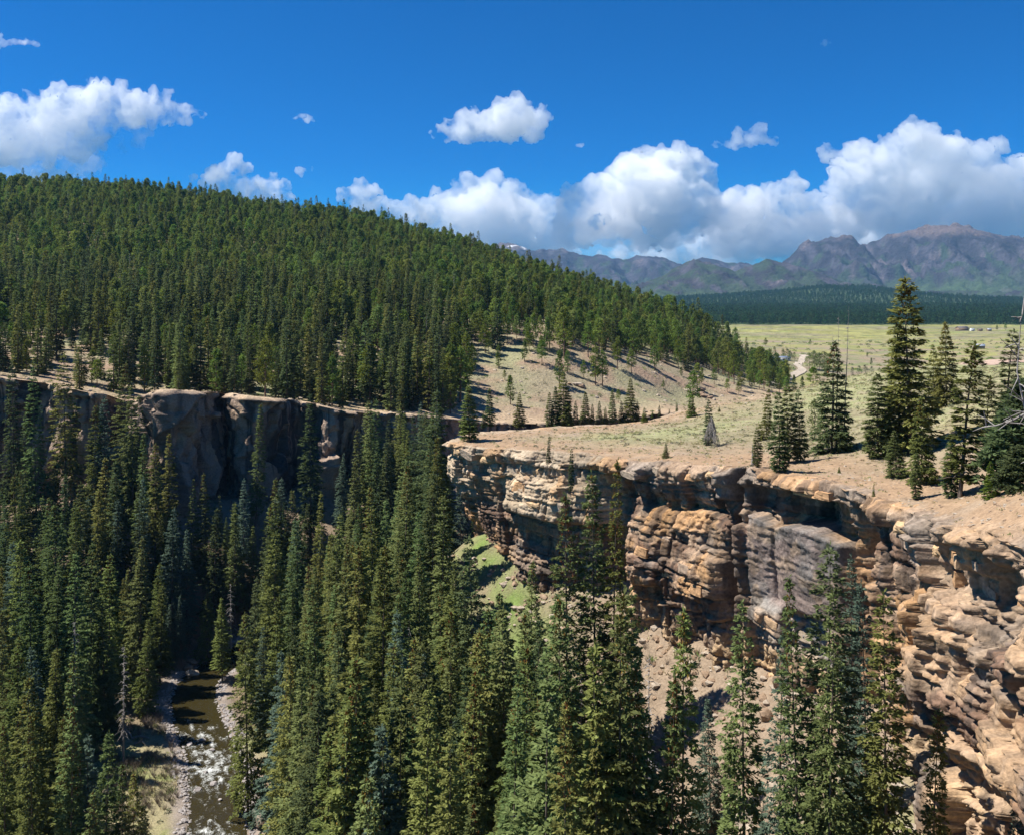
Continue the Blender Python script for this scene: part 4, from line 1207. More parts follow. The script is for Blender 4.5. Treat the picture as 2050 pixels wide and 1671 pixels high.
_xr = lambda p: np.interp(p, [1325, 1345, 1400, 1440, 1480, 1560, 1671], [415, 428, 425, 430, 445, 470, 500])
hw = .085 * hh * F / qy
for p_ in range(1335, 1700, 15):
    keep &= ~((tpy < p_) & (bqy > p_) & (bpx + hw * .8 > _xl(min(p_, 1671))) & (bpx - hw * .8 < _xr(min(p_, 1671))))
keep &= ~((qx < -100) & (qy > 206) & (rr.random(len(qx)) < .6))
tones = rr.choice(['green', 'olive', 'blue', 'dark'], len(qx), p=[.4, .33, .12, .15])
for i in np.where(keep)[0]:
    canyon_trees.append((qx[i], qy[i], qz[i], hh[i], str(tones[i]), False))

# the 300 that show largest stand as individuals, the rest as one mass
def score(t):
    x, y, g, h, tone, key = t
    px, py = proj(x, y, g + h)
    vis = (-30 < px < 2080) and (py < 1690)
    return (1e6 if key else 0) + (h / y * 1000 if vis else -1)
canyon_trees.sort(key=score, reverse=True)
indiv, mass = canyon_trees[:285], canyon_trees[285:]
print('canyon trees', len(canyon_trees), 'mass', len(mass))

COLS = [(-200, 130, 'along left edge'), (130, 260, 'near left edge'), (260, 400, 'left of river bend'), (400, 560, 'around river bend'), (560, 700, 'right of river'),
        (700, 820, 'mid canyon'), (820, 940, 'left of grassy slope'), (940, 1100, 'below promontory nose'), (1100, 1250, 'below cliff recess'), (1250, 1450, 'below central buttress'), (1450, 2300, 'below right-hand cliff')]
ROWS = [(0, 900, 'farthest row'), (900, 1020, 'second-farthest row'), (1020, 1140, 'upper-middle row'), (1140, 1270, 'middle row'), (1270, 1400, 'lower-middle row'), (1400, 1530, 'second-nearest row'), (1530, 3000, 'nearest row')]
TONEW = {'green': 'green', 'olive': 'olive-green', 'blue': 'blue-green', 'dark': 'dark green'}
cells = {}
for t in indiv:
    px, py = proj(t[0], t[1], t[2] + t[3])
    c = [k for k, a in enumerate(COLS) if a[0] <= px < a[1]]; r_ = [k for k, a in enumerate(ROWS) if a[0] <= py < a[1]]
    cells.setdefault((c[0] if c else 0, r_[0] if r_ else 6), []).append((px, t))
r5 = np.random.default_rng(15)
for (c, r_), lst in cells.items():
    lst.sort(key=lambda a: a[0])
    for k, (px, t) in enumerate(lst):
        x, y, g, h, tone, key = t
        v = int(r5.integers(0, len(SPR)))
        if px > 1690 or (abs(px - 512) < 3 and key): v = 7 if px < 1770 or px > 1800 else 2
        s = h / HS
        sx = s * r5.uniform(.8, 1.15) * (.84 if px > 1100 else 1) * (1.0 if h > 20 else 1.15)
        cones = tone in ('olive', 'green') and r5.random() < .6
        where = f'{ORD[k]} from left, ' if len(lst) > 1 else ''
        lab = f"{TONEW[tone]} {'rusty-topped ' if cones else ''}canyon spruce, {where}{ROWS[r_][2]} {COLS[c][2]}"
        plant('spruce_tree', SPR[v], (x, y, g - .25), sx, s, r5.random() * 6.28, lab, 'spruces of the canyon forest', FOL[tone], cones, lean=(r5.normal(0, .018), r5.normal(0, .018)))
if mass:
    protos, vi, scl, rz = [], [], [], []
    for k in range(10):
        mm = merged('canyon_spruce_source', [SPR[k]['trunk'], SPR[k]['crown']])
        mm.materials[1] = FOL[['green', 'olive', 'dark', 'green', 'olive', 'blue', 'green', 'dark', 'olive', 'green'][k]]
        protos.append(mm)
    for t in mass:
        s = t[3] / HS
        vi.append({'green': [0, 3, 6, 9], 'olive': [1, 4, 8], 'dark': [2, 7], 'blue': [5]}[t[4]][int(r5.integers(0, 99)) % {'green': 4, 'olive': 3, 'dark': 2, 'blue': 1}[t[4]]])
        w_ = r5.uniform(.85, 1.15); scl.append((s * w_, s * w_, s)); rz.append(r5.random() * 6.28)
    scatter('canyon_spruce_forest', protos, [(t[0], t[1], t[2] - .25) for t in mass], scl, rz, vi, 'mass of half-hidden spruces filling the canyon between the nearer trees', 'forest')

# trees that stand on the promontory and the knoll: column/row of top, row of base, variant, tone, width factor, label
RIMKEY = [
    (1834, 556, 1822, 905, 4, 'olive', 1.05, 'tallest spruce on the knoll, its top standing against the mountains'),
    (1806, 648, 1800, 900, 4, 'olive', 1.2, 'broad olive spruce pressed against left of the tallest knoll spruce'),
    (1765, 747, 1758, 915, 4, 'green', 1.25, 'spruce with thin pointed tip left of the tallest knoll spruce'),
    (1842, 795, 1846, 966, 1, 'olive', .85, 'rusty olive spruce standing in front of the tallest knoll spruce'),
    (1790, 860, 1795, 955, 1, 'green', 1.2, 'low bushy spruce at the foot of the tallest knoll spruce'),
    (1898, 645, 1895, 815, 1, 'olive', .85, 'right-hand spruce of the pair right of the tallest spruce'),
    (1876, 690, 1872, 818, 0, 'olive', .85, 'left-hand shorter spruce of the pair right of the tallest spruce'),
    (1673, 684, 1665, 906, 1, 'dark', .95, 'wide dark spruce beneath three dead spires on the plateau'),
    (1539, 778, 1533, 880, 0, 'olive', .8, 'leftmost slim spruce of the cluster above the vertical crack'),
    (1566, 786, 1562, 943, 4, 'green', .9, 'spruce with bare lower trunk at the rim above the dark alcove'),
    (1577, 772, 1580, 925, 2, 'green', 1.3, 'narrow dark spruce right behind the bare-trunked rim spruce'),
    (1608, 781, 1603, 921, 4, 'green', .8, 'lone slim spruce left of the wide dark plateau spruce'),
    (1952, 686, 1921, 993, 3, 'olive', 1.25, 'tall ragged leaning spruce near the right rim'),
    (1983, 753, 1972, 912, 3, 'olive', 1.3, 'thin ragged spruce right of the leaning one'),
    (2030, 660, 2012, 845, 3, 'dark', 1.3, 'ragged half-dead spruce by the right picture edge'),
    (1904, 867, 1904, 993, 4, 'green', 1.0, 'short slim spruce left of the leaning ragged one'),
    (1834, 905, 1834, 997, 2, 'green', 1.2, 'small thin spruce casting a shadow on the rim ledge'),
    (1419, 800, 1419, 890, 4, 'dark', .9, 'small dark spruce beside the grey dead bush'),
    (1333, 884, 1333, 916, 1, 'green', 1.1, 'tiny green spruce alone on the plateau rim'),
    (1100, 872, 1097, 930, 2, 'dark', .8, 'thin little spruce on the rim near the promontory nose'),
    (1145, 897, 1143, 958, 2, 'dark', .7, 'thin little spruce growing on the pale cliff ledges'),
    (936, 772, 939, 882, 4, 'olive', 1.25, 'yellow-green spruce at the very nose of the promontory'),
    (1520, 855, 1517, 935, 2, 'green', 1.3, 'small scraggly spruce beside the grey stump on the rim'),
]
for i, (px, py, bx, by, v, tone, wf, lab) in enumerate(RIMKEY):
    x, y, g = ray_ground(bx, by, 50, 190, hU)
    top = -(py - HOR) / F * y
    h = top - g
    if px == 1145: g -= 1.5; h += 1.5
    s = h / 14.0
    leanx = (px - bx) / F * y / max(h, 1)
    plant('rim_spruce_tree', RIMT[v], (x, y, g - .12), s * wf * 1.22, s, 0.0 if abs(leanx) > .05 else random.random() * 6.28, lab, 'spruces on the promontory and knoll', FOL[tone], i in (0, 1, 3, 5, 7, 12, 13, 21), lean=(0, math.atan(leanx)))
for px, py, bx, by, wf, lab in [(2022, 812, 2022, 962, 1.25, 'dense dark green young pine at the right picture edge'), (2046, 752, 2050, 885, 1.3, 'bushy pine cut off by the right picture edge'), (2042, 880, 2042, 975, 1.5, 'low bushy pine below the others at the right edge')]:
    x, y, g = ray_ground(bx, by, 50, 190, hU)
    s = (-(py - HOR) / F * y - g) / 17.0
    plant('young_pine', RPINE, (x, y, g - .6), s * wf * 1.5, s * 1.04, 1.0, lab, 'bushy pines at the right edge')
sap = dict(trunk=RIMT[1]['trunk'], crown=RIMT[1]['crown'])
for px, py, bx, by, wf, lab in [(1983, 921, 1983, 995, 1.25, 'bright yellow-green young conifer on the right rim'), (1290, 815, 1290, 846, 1.4, 'bright green sapling at the back edge of the promontory'),
                          (1678, 932, 1680, 946, 1.5, 'tiny bright conifer seedling on orange soil below wide spruce'), (1748, 968, 1749, 994, .8, 'tiny thin seedling on the ledge left of the overhang'), (1384, 786, 1384, 834, 1.3, 'pale green young pine at the back edge of the promontory'), (1440, 812, 1440, 824, 1.3, 'tiny bright seedling right of the small dark spruce')]:
    x, y, g = ray_ground(bx, by, 50, 190, hU)
    s = (-(py - HOR) / F * y - g) / 14.0
    plant('young_conifer', sap, (x, y, g - .1), s * wf, s, 1.0, lab, 'young conifers on the rim', M_sapling)
# row behind the promontory's back edge
BACK = [(980, 775), (968, 820), (1040, 783), (1100, 783), (1112, 772), (1128, 742), (1136, 772), (1152, 800), (1172, 782), (1186, 806), (1200, 800), (1212, 812), (1226, 778), (1244, 800), (1262, 756), (1276, 800), (1320, 808), (1306, 818), (1355, 802), (1340, 815)]
for k, (px, py) in enumerate(BACK):
    y = np.interp(px, [960, 1380], [158, 179]) + 2.5
    x = (px - CX) / F * y; g = float(hU(np.array([x]), np.array([y]))[0])
    s = (-(py - HOR) / F * y - g) / 14.0
    plant('rim_spruce_tree', RIMT[[4, 0, 1][k % 3]], (x, y, g - .3), s * 1.15, s, k * 1.3, f'{ORD[k]} from left in the conifer row behind the promontory', 'row of conifers behind the promontory', FOL[['green', 'dark', 'olive'][k % 3]], k % 4 == 0)
# saplings by the river
for px, py, by, lab in [(552, 1528, 1566, 'upper blue-green sapling on the right river bank'), (546, 1570, 1617, 'lower blue-green sapling on the right river bank'), (562, 1540, 1562, 'tiny blue-green sapling beside the upper one on the bank')]:
    x, y, g = ray_ground(px, by, 100, 200, hL)
    s = (-(py - HOR) / F * y - g) / 14.0
    plant('young_conifer', sap, (x, y, g - .1), s * 1.4, s, .4, lab, 'saplings on the river bank', FOL['blue'])

# ------------------------------------------------------------------ hill forest
hx, hy = poisson(-620, 330, 228, 860, 5.3, 21)
m = ~in_canyon(hx, hy) & (dist_line(hx, hy, L2) > 5) & (dist_line(hx, hy, L1) > 10) & (hx / hy > -0.66) & (hx / hy < 0.42)
hx, hy = hx[m], hy[m]
hz = hU(hx, hy)
px, py = proj(hx, hy, hz)
r6 = np.random.default_rng(33)
edge = np.interp(px, [-200, 860, 940, 1040, 1120, 1220, 1310, 1400, 1500, 1600, 1700], [2000, 2000, 700, 694, 712, 706, 712, 740, 764, 775, 700])
n1 = fbm2(hx / 40, hy / 40, 3, 77)
dens = np.where(py < edge - 8, np.where(fbm2(hx / 34, hy / 34, 3, 78) > .42, .35, .93), np.where(py < edge + 14, 0.35, 0.018))
dens = np.where((px < 900) & (py > 680), np.where(n1 > 0.34, .2, .8), dens)
dens = np.where((px < 280) & (py > 655), np.where(n1 > 0.05, .15, .6), dens)
dens = np.where((px < 720) & (dist_line(hx, hy, L2) < 9), dens * .5, dens)
dens = np.where((hx > 60) & (hy < 300), 0.0, dens)
dens = np.where(hy > np.interp(px, [0, 380, 750, 1020, 1200, 1330, 1400, 1530, 1620], [800, 800, 765, 715, 672, 636, 614, 574, 552]), 0.0, dens)
dens = np.where(px > 1575, 0, dens)
keep = r6.random(len(hx)) < dens
hx, hy, hz, px, py, edge = [a[keep] for a in (hx, hy, hz, px, py, edge)]
lo_ = (py > np.interp(px, [0, 900], [560, 620])) & (px < 900)
spr = r6.random(len(hx)) < np.where(lo_, .8, .12)
patch = fbm2(hx / 55, hy / 55, 3, 79)
ht = np.where(spr, r6.uniform(14, 24, len(hx)), r6.uniform(9.5, 19.5, len(hx))) * (1 + .22 * patch) * np.where(r6.random(len(hx)) < .15, .7, 1)
ht = np.where(py > edge + 10, ht * r6.choice([.4, .7, .95], len(hx)), ht)
hill = list(zip(hx, hy, hz, ht, spr, px, py))
# trees of the open slope, placed as the photograph shows them: column, row of base, row of top
for bx, by, ty in [(1120, 772, 700), (1136, 745, 700), (1192, 770, 690), (1206, 772, 700), (1236, 738, 672), (1168, 758, 720), (1050, 722, 680), (998, 735, 690), (946, 742, 690), (1364, 752, 733), (1405, 768, 735), (1456, 785, 757), (1484, 783, 742),
                   (1478, 790, 765), (1328, 778, 760), (1520, 780, 740), (1540, 776, 730), (1500, 770, 728), (1010, 760, 740), (1560, 786, 745), (1575, 790, 752), (1264, 748, 700), (1310, 740, 690), (1085, 730, 680), (1430, 770, 738)]:
    x, y, g = ray_ground(bx, by, 300, 640, hU)
    hill.append((x, y, g, -(ty - HOR) / F * y - g, False, bx, by))
def hscore(t):
    return t[3] / t[1] * (1 if -10 < t[5] < 2060 else 0) + (0.08 if (t[5] > 900 and t[6] > np.interp(t[5], [900, 1600], [700, 770])) else 0)
hill.sort(key=hscore, reverse=True)
NH = 300
hi, hm = hill[:NH], hill[NH:]
print('hill trees', len(hill))
HC = [(-100, 120, 'near left edge'), (120, 260, 'above cliff gully'), (260, 400, 'above shaded cliff'), (400, 520, 'right above shaded cliff'), (520, 640, 'above middle cliff'), (640, 760, 'above cliff end'),
      (760, 880, 'left of open slope'), (880, 1010, 'at open slope left end'), (1010, 1150, 'on open slope left half'), (1150, 1300, 'on open slope middle'), (1300, 1430, 'on open slope right half'), (1430, 1800, 'at open slope foot')]
HR = [(0, 640, 'top row'), (640, 690, 'upper row'), (690, 740, 'middle row'), (740, 3000, 'lower row')]
cells = {}
for t in hi:
    c = [k for k, a in enumerate(HC) if a[0] <= t[5] < a[1]]; r_ = [k for k, a in enumerate(HR) if a[0] <= t[6] < a[1]]
    cells.setdefault((c[0] if c else 0, r_[0] if r_ else 0, bool(t[4])), []).append(t)
for (c, r_, isp), lst in cells.items():
    lst.sort(key=lambda a: a[5])
    for k, t in enumerate(lst):
        x, y, g, h = t[:4]
        where = f'{ORD[k]} from left, ' if len(lst) > 1 else ''
        nm = 'spruce' if isp else 'pine'
        lab = f'{"slender" if isp else "rounded"} hillside {nm}, {where}{HR[r_][2]} {HC[c][2]}'
        kd = SPM[int(r6.integers(0, 3))] if isp else PINE[int(r6.integers(0, 5))]
        s = h / (20.0 if isp else 17.0)
        plant('hillside_spruce_tree' if isp else 'pine_tree', kd, (x, y, g - .2), s * r6.uniform(.95, 1.25), s, r6.random() * 6.28, lab, 'spruces on the hillside' if isp else 'pines on the hillside')
protos = [merged('pine_source', [p['trunk'], p['crown']]) for p in PINE] + [merged('slope_spruce_source', [p['trunk'], p['crown']]) for p in SPM]
for k_ in (0, 2):
    mm = merged('light_tree_source', [PINE[k_]['trunk'], PINE[k_]['crown']]); mm.materials[1] = M_aspen; protos.append(mm)
protos.append(mesh_np('hill_snag_source', *snag_mesh(77, 17, .16, 50, 1.6, .25, .3), M_dead))
lightp = fbm2(np.array([t[0] for t in hm]) / 30, np.array([t[1] for t in hm]) / 30, 3, 81)
hv = [(10 if r6.random() < .025 else (5 + int(r6.integers(0, 3))) if t[4] and lp < .45 else 8 + int(r6.integers(0, 2)) if r6.random() < (.45 if lp > .3 else .04) else int(r6.integers(0, 5))) for t, lp in zip(hm, lightp)]
hs = [np.array([w, w, 1.0]) * t[3] / (20.0 if t[4] else 17.0) for t, w in zip(hm, r6.uniform(.95, 1.3, len(hm)))]
scatter('hill_forest', protos, [(t[0], t[1], t[2] - .2) for t in hm], hs, r6.random(len(hm)) * 6.28, hv, 'dense dark green pine forest covering the hill across the canyon', 'forest')

# ------------------------------------------------------------------ far forest beyond the meadow
FARP = []
for k in range(4):
    Vc, Fc = crown_pine(500 + k, 16, 3.0, .08, 16, 6, 2.1)
    FARP.append(mesh_np('far_conifer_source', Vc, Fc, M_farfol))
fx, fy = [], []
r7 = np.random.default_rng(44)
for (y0, y1, sp) in [(1640, 2100, 11), (2100, 2900, 14), (2900, 4700, 20)]:
    a, b = poisson(-200, 0.64 * y1, y0, y1, sp, int(y0))
    mm = (a / b < 0.62) & (a / b > -0.02) & (a / b > 0.12 - (b - 1640) / 9000)
    fx.append(a[mm]); fy.append(b[mm])
fx = np.concatenate(fx); fy = np.concatenate(fy)
n1 = fbm2(fx / 220, fy / 90, 5, 71); n3 = fbm2(fx / 700, fy / 700, 4, 73); n2 = fbm2(fx / 60, fy / 30, 4, 72)
de = sstep(1650, 1730, fy + 60 * n1) * (1 - .85 * sstep(0.28, 0.5, n3 + .25 * n2) * sstep(2500, 3000, fy))
k = r7.random(len(fx)) < de * .92
fx, fy = fx[k], fy[k]
fz = far_height(fx, fy)[0]
sc = r7.uniform(.75, 1.35, len(fx)) * 1.08
scatter('far_forest', FARP, np.c_[fx, fy, fz - .3], np.c_[sc * 1.15, sc * 1.15, sc], r7.random(len(fx)) * 6.28, r7.integers(0, 4, len(fx)), 'far dark conifer forest beyond the meadow below the mountains', 'forest')
print('far trees', len(fx))
# ------------------------------------------------------------------ boulders and rock blocks
def boulder_mesh(seed, sx, sy, sz, mat, cuts=9, sub=3):
    """angular boulder: a ball cut by random planes, then roughened"""
    bm = bmesh.new(); bmesh.ops.create_icosphere(bm, subdivisions=sub, radius=1.0)
    r = np.random.default_rng(seed)
    V = np.array([v.co for v in bm.verts])
    for i in range(cuts):
        n = unit(r.normal(0, 1, 3)); h = r.uniform(.5, .85)
        dd = V @ n - h
        V = V - np.outer(np.maximum(dd, 0), n)
    V *= (1 + .06 * noise2(V[:, 0] * 3 + seed, V[:, 1] * 3 + V[:, 2] * 2, seed))[:, None]
    V *= np.array([sx, sy, sz])
    for v, c in zip(bm.verts, V): v.co = c
    me = bpy.data.meshes.new('boulder'); bm.to_mesh(me); bm.free(); me.materials.append(mat)
    return me

def block_mesh(seed, mat):
    """rough squared block, unit size"""
    bm = bmesh.new(); bmesh.ops.create_cube(bm, size=2.0)
    bmesh.ops.subdivide_edges(bm, edges=bm.edges[:], cuts=3, use_grid_fill=True)
    V = np.array([v.co for v in bm.verts]); r = np.random.default_rng(seed)
    for i in range(7):
        n = unit(r.normal(0, 1, 3) * [1, 1, .7]); dd = V @ n - r.uniform(1.0, 1.35)
        V = V - np.outer(np.maximum(dd, 0), n)
    V += .07 * np.c_[noise2(V[:, 1] * 2 + seed, V[:, 2] * 2, seed), noise2(V[:, 0] * 2 + seed, V[:, 2] * 2, seed + 1), noise2(V[:, 0] * 2, V[:, 1] * 2 + seed, seed + 2)]
    for v, c in zip(bm.verts, V): v.co = c
    me = bpy.data.meshes.new('rock_block'); bm.to_mesh(me); bm.free(); me.materials.append(mat)
    return me

def place_boulder(bx, by, y0, y1, hf, size, seed, lab, mat=M_rock, sink=.35, group=None, rz=0.0):
    x, y, g = ray_ground(bx, by, y0, y1, hf)
    o = link('boulder', boulder_mesh(seed, *size, mat), None, (x, y, g + size[2] * (1 - 2 * sink)), None, lab, 'boulder', group)
    o.rotation_euler = (0.1, .15, rz)
    return o
place_boulder(524, 1650, 100, 200, hL, (2.0, 1.7, 1.7), 1, 'large pale boulder at the water edge by the bottom right bank', sink=.2)
place_boulder(541, 1664, 100, 200, hL, (1.0, .9, .9), 2, 'smaller pale boulder right of the large bank boulder', sink=.25)
place_boulder(388, 1352, 150, 215, hL, (1.7, 1.2, 1.0), 3, 'flat-topped pale boulder at the river bend', sink=.3)
place_boulder(372, 1338, 150, 215, hL, (1.6, 1.2, .9), 4, 'tan rock slab above the flat boulder at the river bend', M_rock2)
place_boulder(385, 1328, 150, 215, hL, (1.4, 1.0, .8), 5, 'uppermost tan rock at the river bend', M_rock2)
place_boulder(1498, 1640, 70, 110, hL, (1.3, 1.0, .8), 6, 'squarish pale boulder on the talus below the right cliff')
place_boulder(1484, 1655, 70, 110, hL, (.9, .7, .7), 7, 'small pale boulder left of the squarish talus boulder')
place_boulder(1532, 1438, 75, 115, hL, (.8, .7, .9), 8, 'upright reddish rock at the foot of the right cliff', M_rock2)
def outcrop(bx, by, y0, y1, n, R, size, seed, lab):
    x, y, g = ray_ground(bx, by, y0, y1, hU)
    root = bpy.data.objects.new('rock_outcrop', None); root.location = (x, y, g); COL.objects.link(root); tag(root, lab, 'rock')
    r = np.random.default_rng(seed)
    for k in range(n):
        dx, dy = r.normal(0, R * .5), r.normal(0, R * .22)
        dz = float(hU(np.array([x + dx]), np.array([y + dy]))[0]) - g
        q = size * r.uniform(.45, 1.1)
        o = link('stone', boulder_mesh(seed * 10 + k, q * 1.5, q, q * .55, M_rock2 if k % 3 else M_rock, 9, 2), root, (dx, dy, dz + q * .2)); o.rotation_euler = (r.normal(0, .15), r.normal(0, .15), r.normal(.1, .4))
outcrop(1408, 792, 330, 480, 14, 9, 1.9, 9, 'layered tan rock outcrop on the right of the open slope')
outcrop(1158, 772, 300, 460, 6, 4, 1.5, 11, 'grey rock outcrop among trees on the open slope')
outcrop(1142, 688, 330, 560, 5, 4, 1.4, 12, 'small rocks below the forest edge on the open slope')
r8 = np.random.default_rng(88)
for k, (bx, by) in enumerate([(425, 1500), (405, 1480), (380, 1490), (395, 1580), (428, 1568), (470, 1530), (478, 1590), (455, 1450), (412, 1545), (440, 1600)]):
    s = r8.uniform(.35, .7)
    x, y, g = ray_ground(bx, by, 110, 180, lambda X, Y: np.maximum(hL(X, Y), river_z(X, Y) - .1))
    o = link('river_rock', boulder_mesh(30 + k, s * 1.2, s, s * .75, M_cobble, sub=2), None, (x, y, g + .05), None, f'wet grey rock in the river, {ORD[k]} of ten', 'rock', 'rocks in the rapids')
# name the river rocks by their order from the near end of the river
rk = sorted([o for o in COL.objects if o.name.startswith('river_rock')], key=lambda o: o.location.y)
for k, o in enumerate(rk): o['label'] = f'wet grey rock amid the rapids, {ORD[k]} from the bottom of the picture'

# blocks that sit in the ledges of the near cliff: parts of the cliff
BLK = [block_mesh(k, M_cliff) for k in range(5)]
for me in BLK:
    a = me.attributes.new('tint', 'FLOAT_COLOR', 'POINT')
    base = np.array([(.40, .27, .16), (.34, .25, .18), (.44, .30, .17), (.33, .26, .19), (.42, .25, .13)][BLK.index(me)])
    n = len(me.vertices)
    a.data.foreach_set('color', np.c_[np.tile(base, (n, 1)) * r8.uniform(.9, 1.1, (n, 1)), np.ones(n)].astype(np.float32).ravel())
dg_V = np.empty(len(CL1.data.vertices) * 3); CL1.data.vertices.foreach_get('co', dg_V); dg_V = dg_V.reshape(-1, 3)
NU = len(C1U); GV = dg_V.reshape(-1, NU, 3)
def cliff_point(px, t):
    i = int(np.argmin(np.abs(C1U - u1(px)))); j = 9 + int(round(t * (GV.shape[0] - 10)))
    return GV[j, i], C1N[i]
blocks = []
for px, t, sx, sy, sz in [(1862, .085, .55, .8, .45), (1885, .09, .6, .8, .5), (1908, .09, .6, .8, .5), (1930, .10, .7, .8, .45), (1955, .10, .6, .8, .4), (1990, .12, .8, .8, .5), (2020, .11, .7, .8, .45),
                          (1900, .16, .9, .9, .6), (1940, .18, 1.2, .9, .55), (1985, .19, 1.3, 1.0, .7), (2030, .2, 1.2, 1.0, .6), 
                          (1738, .045, 1.5, 1.7, .38), (1790, .05, 1.2, 1.3, .45), (1722, .05, .7, .8, .4), (1815, .06, 1.0, 1.0, .5),
                          (1560, .045, 1.4, 1.2, .4), (1620, .05, 1.6, 1.2, .45), (1655, .045, 1.2, 1.2, .4), (1530, .05, 1.0, 1.1, .4), (1445, .04, 1.2, 1.0, .35), (1400, .05, 1.0, .9, .35), (1340, .05, 1.4, 1.1, .4), (1290, .05, 1.2, 1.1, .4),
                          (1060, .22, 1.3, 1.1, .7), (1030, .14, 1.1, 1.0, .6), (1100, .30, 1.4, 1.1, .6), (1150, .28, 1.2, 1.0, .6), (1165, .16, 1.0, .9, .5), (1085, .12, 1.2, 1.0, .5), (1130, .10, 1.0, .9, .45), (980, .08, 1.2, 1.1, .5), (940, .05, 1.3, 1.2, .6), (920, .05, 1.0, 1.0, .6),
                          (1600, .62, 1.4, 1.0, .5), (1560, .58, 1.2, 1.0, .5), (1640, .60, 1.3, 1.0, .5), (1420, .45, 1.3, 1.0, .6), (1370, .5, 1.5, 1.0, .6), (1440, .52, 1.2, 1.0, .6), (1320, .42, 1.1, .9, .6), (1350, .36, 1.2, 1.0, .5), (1680, .08, .8, .8, .4)]:
    p, n = cliff_point(px, t)
    o = link('rock_block', BLK[int(r8.integers(0, 5))], CL1, Vector(p) - Vector((n[0], n[1], 0)) * sy * .78)
    o.rotation_euler = (r8.normal(0, .05), r8.normal(0, .06), math.atan2(n[1], n[0]) + math.pi / 2 + r8.normal(0, .12))
    o.scale = (sx, sy, sz)

# ------------------------------------------------------------------ dead wood
def deadtree(name, mesh_vf, loc, lab, cat='dead tree', mat=M_dead, rz=0, tilt=(0, 0)):
    o = link(name, mesh_np(name, *mesh_vf, mat), None, loc, None, lab, cat); o.rotation_euler = (tilt[0], tilt[1], rz); return o
for px, py, bx, lab, sd in [(1701, 607, 1690, 'tallest bare dead spire right of the wide dark spruce', 1), (1681, 626, 1676, 'middle bare dead spire rising from the wide dark spruce', 2), (1670, 660, 1668, 'shortest bare dead spire rising from the wide dark spruce', 3)]:
    x, y, g = ray_ground(bx, 902, 90, 140, hU)
    h = -(py - HOR) / F * y - g
    deadtree('dead_tree', snag_mesh(sd, h, .11, 55, .9, .4, .3), (x, y + .3, g), lab, tilt=(0, math.atan((px - bx) / F * y / h)))
x, y, g = ray_ground(1424, 893, 90, 170, hU)
deadtree('dead_bush', bush_twigs(4, 4.3, 1.7, 150, .8, .035), (x, y, g), 'conical grey dead bush of drooping twigs on the plateau', 'dead bush')
x, y, g = ray_ground(1507, 932, 80, 130, hU)
deadtree('dead_stump', snag_mesh(5, 2.6, .22, 8, .5, .3), (x, y, g), 'short grey broken stump on the rim above the vertical crack', 'stump')
x, y, g = ray_ground(1162, 1480, 60, 140, hL)
yy = 96.0; xx = (1162 - CX) / F * yy; gg = float(hL(np.array([xx]), np.array([yy]))[0])
deadtree('dead_tree', snag_mesh(6, -(1345 - HOR) / F * yy - gg, .12, 60, 1.3, .5, .2), (xx, yy, gg), 'thin silvery dead tree among the spruces below the cliff recess')
for px, py, lab, sd in [(882, 985, 'grey dead tree left of the promontory nose', 7), (862, 1000, 'smaller grey dead tree left of the grey one by the nose', 8), (262, 668, 'grey dead trunk above the left cliff gully', 9)]:
    if sd == 9:
        x, y, g = ray_ground(262, 745, 228, 330, hU); h = -(py - HOR) / F * y - g
    else:
        x, y, g, h = solve_top(px, py, 27)
    deadtree('dead_tree', snag_mesh(sd, h, .2, 120, 2.0, .25, .35), (x, y, g), lab)
for px, py, H, lab, sd in [(462, 1165, 15, 'grey dead tree standing upstream of the river bend', 21), (248, 1288, 20, 'grey dead tree left of the river bend', 22), (1005, 1262, 26, 'bare grey dead tree below the promontory nose', 23), (705, 1090, 26, 'grey dead tree in the mid canyon forest', 24), (150, 1230, 26, 'grey dead tree in the forest near the left edge', 25), (1300, 1300, 24, 'bare dead tree below the central buttress', 26), (818, 1240, 26, 'grey dead tree left of the grassy slope', 27)]:
    x, y, g, h = solve_top(px, py, H)
    deadtree('dead_tree', snag_mesh(sd, h, .2, 120, 2.1, .2, .35), (x, y, g), lab)
# a pale pole of dead twigs under one riverside spruce
x, y, g = ray_ground(602, 1662, 100, 170, hL)
deadtree('dead_branches', bush_twigs(11, 9.0, 1.9, 190, .9, .04), (x, y, g), 'grey drooping dead branches at the foot of a riverside spruce', 'dead branches')
x, y, g = ray_ground(549, 1512, 110, 180, hL)
deadtree('bare_shrub', bush_twigs(12, 6.0, 1.5, 90, 0, .035), (x, y, g), 'tall bare grey shrub on the right river bank', 'shrub')
x, y, g = ray_ground(362, 1340, 150, 215, hL)
deadtree('bare_shrub', bush_twigs(13, 2.6, 1.8, 110, 0, .03), (x, y, g), 'rounded bare grey shrub beside the boulders at the river bend', 'shrub')
x, y, g = ray_ground(1745, 1350, 70, 100, hL)
# driftwood
def log(p0, p1, hf, r0, lab, sd):
    a = ray_ground(*p0, 110, 200, hf); b = ray_ground(*p1, 110, 200, hf)
    a = np.array(a); b = np.array(b); a[2] += r0 * .6; b[2] += r0 * .6
    r = np.random.default_rng(sd); t = np.linspace(0, 1, 7)[:, None]
    path = a * (1 - t) + b * t + np.c_[r.normal(0, .12, (7, 2)), np.abs(r.normal(0, .05, 7)) + .25 * np.sin(t[:, 0] * 3.14)]
    parts = [tube(path, r0 * np.linspace(1, .45, 7), 7)]
    for k in (2, 4):
        parts.append(tube([path[k], path[k] + [r.normal(0, .5), r.normal(0, .5), .6]], [r0 * .4, r0 * .12], 5))
    o = mesh_np('driftwood_log', *join(parts), M_dead)
    link('driftwood_log', o, None, None, None, lab, 'log')
hLw = lambda X, Y: np.maximum(hL(X, Y), river_z(X, Y))
